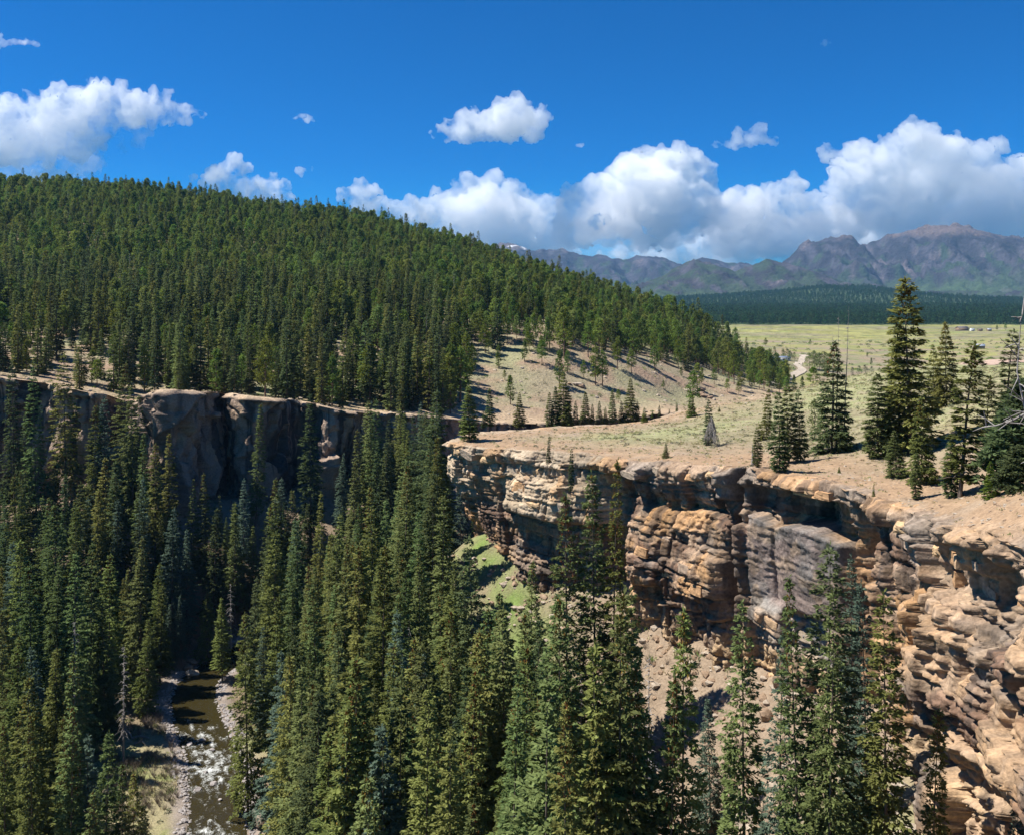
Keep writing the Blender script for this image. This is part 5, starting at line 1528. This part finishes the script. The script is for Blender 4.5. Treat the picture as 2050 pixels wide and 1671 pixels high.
log((241, 1459), (266, 1478), hLw, .28, 'pale driftwood log slanting across the gravel bar', 1)
log((266, 1477), (300, 1478), hLw, .22, 'pale driftwood log lying level beside the slanting one', 2)
log((268, 1489), (292, 1490), hLw, .16, 'thin white pole lying below the two driftwood logs', 3)
log((276, 1428), (303, 1446), hLw, .12, 'bent bare branch reaching from the bank over the shallows', 4)

# branch tips that reach into the right edge of the picture, a few metres away
def limb(pts, rad, lab, sd):
    r = np.random.default_rng(sd)
    P = np.array([pix(*p) for p in pts])
    parts = [tube(P, rad, 6)]
    for k in range(14):
        i = r.uniform(0.1, len(P) - 1.05); j = int(i); b = P[j] + (P[j + 1] - P[j]) * (i - j)
        d = unit(r.normal(0, 1, 3) + np.array([-.8, 0, .1])); L = r.uniform(.08, .3)
        parts.append(tube([b, b + d * L * .5 + [0, 0, .01], b + d * L], [.006, .0045, .002], 4))
    link('bare_branch', mesh_np('bare_branch', *join(parts), M_dead), None, None, None, lab, 'branch')
limb([(2110, 800, 7.4), (2064, 822, 7.4), (2026, 842, 7.5), (1992, 852, 7.6), (1970, 853, 7.7)], [.016, .013, .010, .006, .002], 'lower bare grey branch reaching in from the right edge', 3)
limb([(2110, 940, 7.0), (2066, 885, 7.1), (2048, 800, 7.2), (2036, 745, 7.2), (2044, 640, 7.3), (2048, 625, 7.3)], [.010, .009, .007, .005, .003, .001], 'upright bare grey branch at the right edge', 5)

# ------------------------------------------------------------------ ranch buildings, road and trees of the valley
def mk(name, c, rough=.7, metallic=0.0):
    return mat_noise(name, tuple(v * .85 for v in c), tuple(min(1, v * 1.1) for v in c), 2.0, rough, .1, .02, metallic)
M_white = mk('white_siding', (.72, .71, .68)); M_wood = mk('brown_boards', (.22, .15, .10)); M_tin = mk('tin_roof', (.50, .55, .62), .35, .4); M_dark = mk('dark_glass', (.03, .035, .04), .15); M_red = mk('red_paint', (.30, .05, .04), .4); M_roofd = mk('dark_shingles', (.13, .11, .10))
def boxvf(x0, x1, y0, y1, z0, z1):
    V = np.array([(x, y, z) for z in (z0, z1) for y in (y0, y1) for x in (x0, x1)], float)
    return V, np.array([(0, 2, 3, 1), (4, 5, 7, 6), (0, 1, 5, 4), (2, 6, 7, 3), (0, 4, 6, 2), (1, 3, 7, 5)])
def house(px, py, y0, y1, w, d, h, roof, wall_m, roof_m, rz, lab, cat='house', windows=3, name='house'):
    x, y, g = ray_ground(px, py, y0, y1, hU)
    root = bpy.data.objects.new(name, None); root.location = (x, y, g); root.rotation_euler = (0, 0, rz); COL.objects.link(root); tag(root, lab, cat)
    V, Fc = boxvf(-w / 2, w / 2, -d / 2, d / 2, -1.0, h)
    link('wall', mesh_np('wall', V, Fc, wall_m), root)
    e = .5
    V = np.array([(-w / 2 - e, -d / 2 - e, h - .1), (w / 2 + e, -d / 2 - e, h - .1), (w / 2 + e, 0, h + roof), (-w / 2 - e, 0, h + roof), (w / 2 + e, d / 2 + e, h - .1), (-w / 2 - e, d / 2 + e, h - .1)])
    V = np.vstack([V, V + [0, 0, .22]])
    Fc = np.array([(0, 1, 2, 3), (3, 2, 4, 5), (6, 9, 8, 7), (9, 11, 10, 8), (0, 6, 7, 1), (5, 4, 10, 11), (0, 3, 9, 6), (3, 5, 11, 9), (1, 7, 8, 2), (2, 8, 10, 4)])
    rf = link('roof', mesh_np('roof', V, Fc, roof_m), root)
    if roof > 1.5:
        link('chimney', mesh_np('chimney', *boxvf(w * .2, w * .2 + .8, -.4, .4, h, h + roof + .9), M_rock), rf)
    gv = np.array([(-w / 2, -d / 2, h), (-w / 2, d / 2, h), (-w / 2, 0, h + roof), (-w / 2, 0, h + roof), (w / 2, -d / 2, h), (w / 2, d / 2, h), (w / 2, 0, h + roof), (w / 2, 0, h + roof)], float)
    link('gable', mesh_np('gable', gv, np.array([(0, 1, 2, 3), (4, 6, 7, 5)]), wall_m), root)
    for k in range(windows):
        xx = (k + 1) / (windows + 1) * w - w / 2
        if k == windows // 2:
            link('door', mesh_np('door', *boxvf(xx - .5, xx + .5, -d / 2 - .06, -d / 2 + .02, 0, 2.05), M_wood), root)
        else:
            wn_ = link('window', mesh_np('window', *boxvf(xx - .7, xx + .7, -d / 2 - .06, -d / 2 + .02, 1.0, 2.1), M_white if wall_m != M_white else M_wood), root)
            link('pane', mesh_np('pane', *boxvf(xx - .58, xx + .58, -d / 2 - .075, -d / 2 - .03, 1.1, 2.0), M_dark), wn_)
    return root
house(1558, 724, 500, 1100, 12, 4, 2.8, .6, M_white, M_tin, .25, 'left white trailer home beside the valley road', 'trailer', name='trailer_home')
house(1572, 722, 500, 1100, 8, 3.5, 2.6, .5, M_white, M_tin, .2, 'right white trailer home beside the valley road', 'trailer', name='trailer_home')
house(1961, 698, 500, 1100, 8.5, 6.5, 2.8, 1.7, M_wood, M_tin, -.3, 'small shed with a bright tin roof on the meadow', 'shed', name='shed')
house(1926, 662, 700, 1800, 17, 10, 3.6, 3.4, M_wood, M_roofd, .2, 'dark-roofed ranch house at the far forest edge', 'house', name='ranch_house')
for k, (px, c) in enumerate([(1946, M_white), (1962, M_wood), (1980, M_wood)]):
    house(px, 663, 700, 1800, 6, 4, 2.6, 1.1, c, M_roofd if k % 2 else M_tin, .1 * k, f'{ORD[k]} small outbuilding right of the far ranch house', 'outbuilding', 3, 'outbuilding')
# red vehicle by the trailers
def car(px, py, lab):
    x, y, g = ray_ground(px, py, 500, 1100, hU)
    root = bpy.data.objects.new('parked_car', None); root.location = (x, y, g); root.rotation_euler = (0, 0, .2); COL.objects.link(root); tag(root, lab, 'car')
    V, Fc = boxvf(-2.2, 2.2, -.9, .9, .4, 1.05); link('body', mesh_np('body', V, Fc, M_red), root)
    V, Fc = boxvf(-1.2, 1.3, -.8, .8, 1.05, 1.7); V[4:, 0] *= .75; V[4:, 1] *= .85; cb = link('cabin', mesh_np('cabin', V, Fc, M_dark), root)
    for sx in (-1.4, 1.4):
        for sy in (-.85, .85):
            p = np.array([(sx, sy - .12, .38), (sx, sy + .12, .38)]); link('wheel', mesh_np('wheel', *tube(p, [.38, .38], 10), M_dark), root)
car(1545, 722, 'dark red car parked left of the white trailer homes')

# road and tilled strip as thin sheets that follow the ground
def strip(name, pts, w, colr, kind='structure', lift=.12, y0=500, y1=1300):
    G = np.array([ray_ground(a, b, y0, y1, hU) for a, b in pts])
    C_, U_ = catmull(G, 4.0)
    T = np.gradient(C_[:, :2], axis=0); T = unit(T); N = np.c_[-T[:, 1], T[:, 0]]
    s = np.linspace(-1, 1, 5)
    XY = C_[None, :, :2] + N[None] * (s[:, None, None] * w / 2)
    Z = hU(XY[..., 0].ravel(), XY[..., 1].ravel()).reshape(XY.shape[:2]) + lift
    V = np.dstack([XY, Z]).reshape(-1, 3)
    n = fbm2(V[:, 0] / 9, V[:, 1] / 9, 3, 91)
    col = np.tile(C(*colr), (len(V), 1)) * (1 + .15 * n)[:, None]
    link(name, mesh_np(name, V, grid_faces(5, len(C_)), M_hill, col, smooth=True), kind=kind)
strip('dirt_road', [(1545, 768), (1580, 755), (1606, 742), (1596, 730), (1606, 720), (1614, 713), (1600, 711)], 5.5, (.40, .34, .27), lift=.45)
strip('dirt_track', [(1925, 728), (1960, 727), (2000, 724), (2060, 722)], 22, (.42, .30, .23), lift=.45)

# lone trees of the meadow
r9 = np.random.default_rng(91)
LEAFY = []
for i in range(3):
    Vc, Fc = crown_pine(600 + i, 11, 2.7, .18, 70, 12, .55)
    LEAFY.append(dict(trunk=mesh_np('leafy_trunk', *join([trunk_mesh(i + 90, 10, .2), limbs_mesh(i + 5, 11, 2.4, .2, 16)]), M_bark), crown=mesh_np('leafy_crown', Vc, Fc, M_leaf)))
def lone(px, by, ty, kd, base, wf, lab, nm='pine_tree', group=None, cm=None, y0=450, y1=1500):
    x, y, g = ray_ground(px, by, y0, y1, hU)
    s = (-(ty - HOR) / F * y - g) / base
    plant(nm, kd, (x, y, g - .2), s * wf, s, px * 1.0, lab, group, cm)
lone(1533, 692, 676, PINE[0], 17, 1.3, 'left lone dark pine on the yellow meadow')
lone(1622, 692, 679, PINE[2], 17, 1.2, 'right lone dark pine on the yellow meadow')
lone(1736, 714, 704, PINE[3], 17, 1.4, 'small lone pine in the meadow middle')
lone(1744, 730, 716, PINE[1], 17, 1.3, 'dark pine below the small lone meadow pine')
lone(1590, 790, 750, PINE[1], 17, 1.1, 'dark conifer left of the bright pine behind the knoll', y0=200, y1=600)
lone(1606, 790, 752, PINE[3], 17, 1.0, 'dark conifer just right of another behind the knoll', y0=200, y1=600)
lone(1996, 662, 650, PINE[0], 17, 1.2, 'lone conifer at the far meadow edge right of outbuildings')
lone(2013, 662, 648, PINE[2], 17, 1.2, 'second lone conifer at the far meadow edge')
lone(1628, 778, 733, PINE[2], 17, 1.6, 'bright green round pine peeking over the knoll crest', y0=185, y1=260, cm=M_sapling)
lone(1631, 880, 797, LEAFY[0], 11, .8, 'pale green leafy tree left of the wide dark spruce', 'leafy_tree', y0=90, y1=180)
for k, (px, by, ty) in enumerate([(1568, 722, 700), (1576, 722, 698), (1582, 724, 702), (1590, 722, 705), (1620, 738, 706), (1630, 740, 702), (1640, 742, 706), (1650, 742, 704), (1658, 744, 708), (1634, 734, 708), (1720, 752, 732), (1732, 752, 730), (1745, 753, 733), (1706, 750, 735), (1760, 752, 736), (1775, 750, 734), (1790, 750, 736), (1530, 712, 698), (1540, 706, 700)]):
    bare = 9 < k < 14
    lone(px, by, ty, LEAFY[k % 3], 11, 1.1, f'{"grey-green" if bare else "pale green"} valley cottonwood, {ORD[k]} of the trees by the valley road', 'leafy_tree', 'cottonwoods in the valley', M_sage if bare else None)
ck = sorted([o for o in COL.objects if o.get('group') == 'cottonwoods in the valley'], key=lambda o: o.location.x / o.location.y)
for k, o in enumerate(ck): o['label'] = f'pale valley cottonwood, {ORD[k]} from the left beyond the knoll'

# ------------------------------------------------------------------ ground cover and loose stones
def tuft_mesh(seed, n, h, spread, mat):
    r = np.random.default_rng(seed)
    c = np.c_[r.normal(0, spread * .35, (n, 2)), np.zeros(n)]
    d = unit(np.c_[r.normal(0, .5, (n, 2)), np.full(n, 1.0)])
    s = unit(np.cross(d, r.normal(0, 1, (n, 3))))
    return mesh_np('tuft_source', *quads(c, d, s, h * r.uniform(.5, 1.2, n), h * r.uniform(.12, .22, n)), mat)
def sagebush(seed, mat, n=70):
    r = np.random.default_rng(seed)
    v = unit(r.normal(0, 1, (n, 3)) * [1, 1, .7] + [0, 0, .5]); c = v * r.uniform(.1, .32, (n, 1)) * [1, 1, .8]; c[:, 2] = np.abs(c[:, 2])
    return mesh_np('sage_source', *quads(c, v, unit(np.cross(v, r.normal(0, 1, (n, 3)))), r.uniform(.12, .22, n), r.uniform(.05, .09, n)), mat)
def stone(seed, mat): return boulder_mesh(seed, .5, .42, .3, mat, 8, 1)

# plateau: grass tufts, sage, stones
gx = r9.uniform(-10, 100, 60000); gy = r9.uniform(56, 188, 60000)
ok = ~in_canyon(gx, gy) & (gx / gy < .62)
gx, gy = gx[ok], gy[ok]
d1 = dist_line(gx, gy, L1); n1 = fbm2(gx / 16, gy / 16, 5, 21); n2 = fbm2(gx / 5, gy / 5, 3, 99)
pk = r9.random(len(gx)) < np.clip(.15 + .75 * sstep(5, 20, d1 + 8 * n1) * sstep(-.3, .2, n2), 0, 1) * .55
tx, ty = gx[pk], gy[pk]
va = np.where(r9.random(len(tx)) < .25, 1, 0) + 2 * (r9.random(len(tx)) < .12)
tz = hU(tx, ty)
ts = r9.uniform(.5, 1.25, len(tx))
scatter('dry_grass', [tuft_mesh(1, 16, .26, .5, M_grass), tuft_mesh(2, 14, .22, .5, M_greeng), sagebush(3, M_sage), sagebush(4, M_grass)], np.c_[tx, ty, tz - .02], np.c_[ts, ts, ts], r9.random(len(tx)) * 6.28, va, 'dry grass tufts and low sage scattered over the plateau', 'grass')
pk = (r9.random(len(gx)) < np.where(d1 < 14, .16, .05) + .2 * (gy < 95))
sx_, sy_ = gx[pk], gy[pk]
sz_ = hU(sx_, sy_); ss = r9.uniform(.15, .65, len(sx_)) ** 1.4
scatter('loose_stones', [stone(k, [M_rock, M_rock2][k % 2]) for k in range(4)], np.c_[sx_, sy_, sz_], np.c_[ss, ss, ss], r9.random(len(sx_)) * 6.28, r9.integers(0, 4, len(sx_)), 'loose stones strewn over the plateau rim', 'stones')
# talus stones
ux, uy = r9.uniform(-20, 40, 26000), r9.uniform(58, 150, 26000)
ok = in_canyon(ux, uy); ux, uy = ux[ok], uy[ok]; dd = dist_line(ux, uy, L1)
ok = r9.random(len(ux)) < .55 * np.exp(-dd / 9); ux, uy = ux[ok], uy[ok]
us = r9.uniform(.15, 1.0, len(ux)) ** 3 * 1.7
scatter('talus_stones', [stone(10 + k, [M_rock, M_rock2][k % 2]) for k in range(4)], np.c_[ux, uy, hL(ux, uy)], np.c_[us, us, us], r9.random(len(ux)) * 6.28, r9.integers(0, 4, len(ux)), 'broken stones on the talus below the cliff', 'stones')
# talus and canyon brush
vx, vy = r9.uniform(-150, 40, 42000), r9.uniform(58, 240, 42000)
ok = in_canyon(vx, vy) & (dist_line(vx, vy, LRV) > RW + 2.5); vx, vy = vx[ok], vy[ok]
ok = r9.random(len(vx)) < .5 * sstep(-.3, .3, fbm2(vx / 9, vy / 9, 3, 98)); vx, vy = vx[ok], vy[ok]
vsz = r9.uniform(.6, 2.0, len(vx))
gs = bump(np.hypot(vx + 6, (vy - 127) / 1.3), 0, 12)
rt_ = (vx > 5) & (vy < 112)
vsz = np.where(rt_, vsz * 1.25, vsz)
vv = np.where(r9.random(len(vx)) < gs * 1.4 + .18 * rt_, 1, r9.choice([0, 2, 3], len(vx)))
scatter('canyon_brush', [tuft_mesh(5, 14, .35, .6, M_grass), tuft_mesh(6, 16, .4, .6, M_greeng), sagebush(7, M_sage), mesh_np('twig_source', *bush_twigs(21, .8, .5, 16, 0, .012), M_twig)], np.c_[vx, vy, hL(vx, vy) - .03], np.c_[vsz, vsz, vsz], r9.random(len(vx)) * 6.28, vv, 'grass, brush and bare twigs on the canyon slopes', 'brush')
# willows on the gravel bar
wx, wy = r9.uniform(-85, -38, 9000), r9.uniform(90, 163, 9000)
dr = dist_line(wx, wy, LRV)
ok = (dr > RW + 1.2) & (dr < 26) & (wx < np.interp(wy, [85, 128, 152, 170], [-37, -43, -52, -62])) & (r9.random(9000) < 0.75 * sstep(-.45, .2, fbm2(wx / 7, wy / 7, 3, 97)))
wx, wy = wx[ok], wy[ok]
ws = r9.uniform(.6, 1.7, len(wx))
scatter('willow_thicket', [mesh_np('willow_source', *bush_twigs(31 + k, 1.1, .75, 26, 0, .013), M_twig) for k in range(2)] + [tuft_mesh(33, 18, .6, .9, M_leaf), tuft_mesh(34, 20, .5, .9, M_grass)], np.c_[wx, wy, hL(wx, wy) - .02], np.c_[ws, ws, ws], r9.random(len(wx)) * 6.28, r9.integers(0, 4, len(wx)), 'low budding willows and dry grass on the river bar', 'willows')
# river cobbles
cx_, cy_ = r9.uniform(-80, -25, 60000), r9.uniform(95, 200, 60000)
dr = dist_line(cx_, cy_, LRV)
ok = (dr > RW - .7) & (dr < RW + 1.1 + 1.5 * fbm2(cx_ / 5, cy_ / 5, 2, 96)) & (r9.random(60000) < .8); cx_, cy_ = cx_[ok], cy_[ok]
cs = r9.uniform(.25, 1.0, len(cx_)) ** 1.8 * 1.0
scatter('river_cobbles', [stone(40 + k, M_cobble) for k in range(4)], np.c_[cx_, cy_, np.maximum(hL(cx_, cy_), river_z(cx_, cy_) - .2)], np.c_[cs, cs, cs], r9.random(len(cx_)) * 6.28, r9.integers(0, 4, len(cx_)), 'grey cobbles lining both edges of the river', 'cobbles')
# hillside brush and stones
bx_, by_ = r9.uniform(-250, 180, 16000), r9.uniform(228, 520, 16000)
ok = ~in_canyon(bx_, by_) & (r9.random(16000) < .5); bx_, by_ = bx_[ok], by_[ok]
bs = r9.uniform(.8, 2.6, len(bx_))
scatter('hillside_brush', [sagebush(51, M_sage), sagebush(52, M_greeng), stone(53, M_rock), tuft_mesh(54, 12, .4, .8, M_grass)], np.c_[bx_, by_, hU(bx_, by_)], np.c_[bs, bs, bs * .8], r9.random(len(bx_)) * 6.28, r9.choice(4, len(bx_), p=[.35, .15, .15, .35]), 'low brush and stones on the open hillside', 'brush')

# meadow shrubs
mx_, my_ = r9.uniform(90, 700, 5200), r9.uniform(480, 1130, 5200)
ok = (fbm2(mx_ / 60, my_ / 30, 3, 95) > .12) & (mx_ / my_ < .62) & (mx_ / my_ > .2) & (r9.random(5200) < .55); mx_, my_ = mx_[ok], my_[ok]
ms = r9.uniform(2.0, 6.5, len(mx_))
scatter('meadow_brush', [sagebush(61, M_sage), sagebush(62, M_greeng), sagebush(63, M_leaf)], np.c_[mx_, my_, hU(mx_, my_) - .05], np.c_[ms, ms, ms * .9], r9.random(len(mx_)) * 6.28, r9.integers(0, 3, len(mx_)), 'pale brush dotting the meadow and creek line', 'brush')
# ------------------------------------------------------------------ haze
hz = boxvf(-7300, 10300, -300, 9900, -90, 760)
m_, n_, l_, out_ = new_mat('valley_air')
pv = n_.new('ShaderNodeVolumePrincipled')
pv.inputs['Color'].default_value = (.27, .58, 1.0, 1)
pv.inputs['Density'].default_value = 3.3e-5
pv.inputs['Anisotropy'].default_value = 0.15
l_.new(pv.outputs[0], out_.inputs['Volume'])
link('haze', mesh_np('haze', hz[0], hz[1], m_), kind='stuff', label='thin blue haze filling the valley before the mountains', cat='haze')

# ------------------------------------------------------------------ clouds, beyond the haze
def cloud_mat(name, dens):
    m, n, l, out = new_mat(name)
    v = n.new('ShaderNodeVolumeScatter'); v.inputs['Density'].default_value = dens; v.inputs['Color'].default_value = (1, 1, 1, 1); v.inputs['Anisotropy'].default_value = 0.4
    l.new(v.outputs[0], out.inputs['Volume'])
    return m
CM = {d: cloud_mat(f'cloud_{i}', e) for i, (d, e) in enumerate(((.0012, .0011), (.002, .0036), (.0035, .0055), (.009, .0068)))}
CLOUD_Y = 13500.0
def _ico(sub):
    bm = bmesh.new(); bmesh.ops.create_icosphere(bm, subdivisions=sub, radius=1.0)
    V = np.array([v.co for v in bm.verts]); Fc = np.array([[v.index for v in f.verts] for f in bm.faces]); bm.free(); return V, Fc
ICO = {1: _ico(1), 2: _ico(2), 3: _ico(3)}
def cloud(puffs, seed, lab, dens=.009, Y=CLOUD_Y, lev=3, voxel=24.0, base=None, rough=1.0, squash=1.0, thick=.38):
    """a heap of puffs with smaller puffs on them, fused into one skin"""
    r = np.random.default_rng(seed)
    S = []
    for px, py, rp in puffs:
        c = pix(px, py, Y); R = rp / F * Y * .92
        c[1] += r.normal(0, R * .4)
        S.append((c, R, 0))
    for a in range(len(puffs)):      # fill between neighbours so that the heap holds together
        for b in range(a):
            (c1, r1, _), (c2, r2, _) = S[a], S[b]
            if np.linalg.norm((c1 - c2)[[0, 2]]) < (r1 + r2) * 1.45:
                t_ = r.uniform(.35, .65); S.append((c1 * t_ + c2 * (1 - t_) - [0, 0, .15 * min(r1, r2)], .95 * min(r1, r2), 0))
    i = 0
    while i < len(S):
        c, R, l_ = S[i]; i += 1
        if l_ >= lev or R < 45: continue
        for k in range((16, 9, 5)[l_]):
            v = unit(r.normal(0, 1, 3) + np.array([0, -.25, .3]))
            S.append((c + v * R * np.array([1, thick, .9]) * r.uniform(.78, 1.02), R * r.uniform(.2, .42), l_ + 1))
    zb = -(base - HOR) / F * Y if base else None
    Vs, Fs, o_ = [], [], 0
    for c, R, l_ in S:
        if zb is not None and c[2] < zb - R * .3: continue
        V, Fc = ICO[3 if R > 250 else 2 if R > 70 else 1]
        Vs.append(V * np.array([R, R * thick, R * squash]) + c); Fs.append(Fc + o_); o_ += len(V)
    me = mesh_np('cloud_heap', np.vstack(Vs), np.vstack(Fs))
    o = bpy.data.objects.new('cloud', me); COL.objects.link(o)
    md = o.modifiers.new('fuse', 'REMESH'); md.mode = 'VOXEL'; md.voxel_size = voxel
    dg = bpy.context.evaluated_depsgraph_get()
    me2 = bpy.data.meshes.new_from_object(o.evaluated_get(dg)); o.modifiers.clear(); o.data = me2; me2.name = 'cloud'
    bpy.data.meshes.remove(me)
    n = len(me2.vertices); V = np.empty(n * 3); me2.vertices.foreach_get('co', V); V = V.reshape(-1, 3)
    N = np.empty(n * 3); me2.vertices.foreach_get('normal', N); N = N.reshape(-1, 3)
    a_, b_ = V[:, 0] + .35 * V[:, 1], V[:, 2] - .45 * V[:, 1]
    f = fbm2(a_ / 420 + seed, b_ / 420, 3, seed) * 60 * rough + (.35 - np.abs(fbm2(a_ / 230 + seed, b_ / 230, 2, seed + 3))) * 75 * rough + (.3 - np.abs(fbm2(a_ / 90 + seed, b_ / 90, 2, seed + 5))) * 34 * rough
    if zb is not None:
        V[:, 2] = np.where(V[:, 2] < zb, zb + (V[:, 2] - zb) * .25, V[:, 2])
    V += N * f[:, None]
    me2.vertices.foreach_set('co', V.astype(np.float32).ravel()); me2.update()
    me2.materials.clear(); me2.materials.append(CM[dens])
    tag(o, lab, 'cloud', 'clouds')
    return o
cloud([(900, 262, 30), (940, 245, 36), (985, 252, 40), (1030, 232, 42), (1078, 228, 28), (1062, 268, 24), (990, 275, 22), (868, 270, 12)], 1, 'isolated white cumulus in the blue above the centre', base=284)
cloud([(1435, 292, 12), (1478, 278, 22), (1515, 270, 24), (1545, 284, 14)], 2, 'small isolated cumulus right of centre', .0035, base=296)
cloud([(1290, 318, 36), (1262, 345, 42), (1365, 322, 38), (1340, 355, 50), (1405, 352, 36), (1200, 388, 44), (1300, 400, 66), (1145, 402, 34), (1395, 410, 50), (1230, 440, 55), (1330, 455, 55), (1150, 460, 45)], 3, 'tall double-headed cumulus tower in the bank', base=510)
cloud([(985, 372, 28), (935, 385, 36), (1030, 392, 36), (875, 388, 16), (960, 430, 58), (1050, 440, 52), (870, 432, 40), (930, 480, 50), (1020, 490, 50), (1095, 425, 44), (1090, 475, 52), (1130, 520, 45)], 4, 'rounded cumulus behind the right end of the forested ridge', .0035, Y=14500, base=520)
cloud([(1838, 282, 46), (1795, 318, 48), (1720, 322, 44), (1660, 302, 20), (1895, 306, 42), (1950, 326, 46), (2000, 290, 20), (1760, 395, 78), (1870, 388, 78), (1985, 400, 68), (2070, 380, 70), (1690, 380, 46), (1790, 450, 60), (1900, 455, 60), (2010, 460, 60)], 5, 'largest heaped cumulus at the upper right', base=505)
cloud([(1592, 372, 28), (1545, 398, 36), (1480, 412, 40), (1425, 428, 38), (1530, 440, 50), (1620, 425, 50), (1690, 450, 50), (1460, 470, 48), (1560, 490, 50), (1640, 490, 45)], 6, 'low cumulus shoulder between the tower and largest heap', base=530)
cloud([(1240, 505, 20), (1290, 500, 28), (1345, 492, 32), (1410, 485, 40), (1480, 478, 44), (1550, 475, 44), (1630, 470, 48), (1720, 465, 50), (1820, 455, 56), (1930, 460, 56), (2050, 460, 60), (1200, 515, 14), (1270, 530, 24), (1330, 524, 28), (1385, 526, 30), (1450, 522, 30), (1510, 515, 30)], 7, 'low white cloud bank lying behind the mountains', Y=16000, base=560)
cloud([(722, 380, 24), (690, 392, 20), (752, 388, 14), (820, 414, 26), (785, 424, 26), (850, 440, 30), (720, 420, 30)], 8, 'small cumulus rising just over the forested ridge middle', base=470)
cloud([(468, 332, 24), (432, 348, 20), (500, 342, 15), (385, 358, 9), (545, 362, 18), (602, 345, 13), (625, 336, 8), (490, 375, 34), (560, 388, 30), (430, 375, 26)], 9, 'cumulus peeking over the left forested ridge', base=425)
cloud([(0, 245, 52), (60, 245, 46), (125, 208, 42), (185, 190, 36), (250, 205, 38), (315, 208, 32), (370, 222, 24), (400, 226, 14), (100, 270, 54), (30, 300, 54), (170, 245, 46), (240, 235, 40), (150, 290, 40), (-60, 270, 60), (215, 215, 46), (280, 222, 40), (340, 226, 30), (90, 225, 46)], 10, 'large soft wispy cloud at the upper left', .002, base=330, rough=1.5)
cloud([(60, 320, 48), (0, 325, 50), (130, 320, 44), (190, 300, 34), (235, 285, 26), (280, 262, 22), (100, 350, 40)], 11, 'thin falling veil beneath the wispy left cloud', .0012, lev=1, rough=2.2, squash=1.2)
cloud([(-10, 88, 10), (5, 87, 10), (18, 85, 9), (30, 84, 9), (42, 84, 9), (54, 85, 9), (66, 87, 8), (76, 90, 7), (0, 71, 7)], 12, 'thin curved wisp near the top left corner', .0035, lev=1, voxel=16, rough=.3, squash=.6)
cloud([(585, 236, 7), (605, 234, 9), (622, 240, 9), (635, 243, 6)], 13, 'little flat wisp left of the isolated cumulus', .0035, lev=1, voxel=20, rough=.8, squash=.5)
cloud([(1155, 292, 6), (1165, 290, 6)], 14, 'tiny cloud scrap right of the isolated cumulus', .0035, lev=1, voxel=18, rough=.6, squash=.7)
cloud([(1645, 88, 7), (1657, 82, 7), (1662, 88, 5)], 15, 'faint wisp at the upper right', .0012, lev=1, voxel=18, rough=.8, squash=.7)
cloud([(100, 352, 26), (130, 358, 18), (70, 362, 20), (60, 358, 14)], 16, 'low white puff behind the ridge at far left', .0035, base=385)
cloud([(900, 470, 50), (980, 480, 55), (1060, 500, 50), (1140, 480, 55), (1180, 520, 45), (1260, 500, 40), (1100, 540, 50), (1000, 540, 55), (1230, 550, 40), (820, 450, 40)], 17, 'pale low cloud bank just above the ridge end', .0012, Y=17500, lev=2, voxel=40)
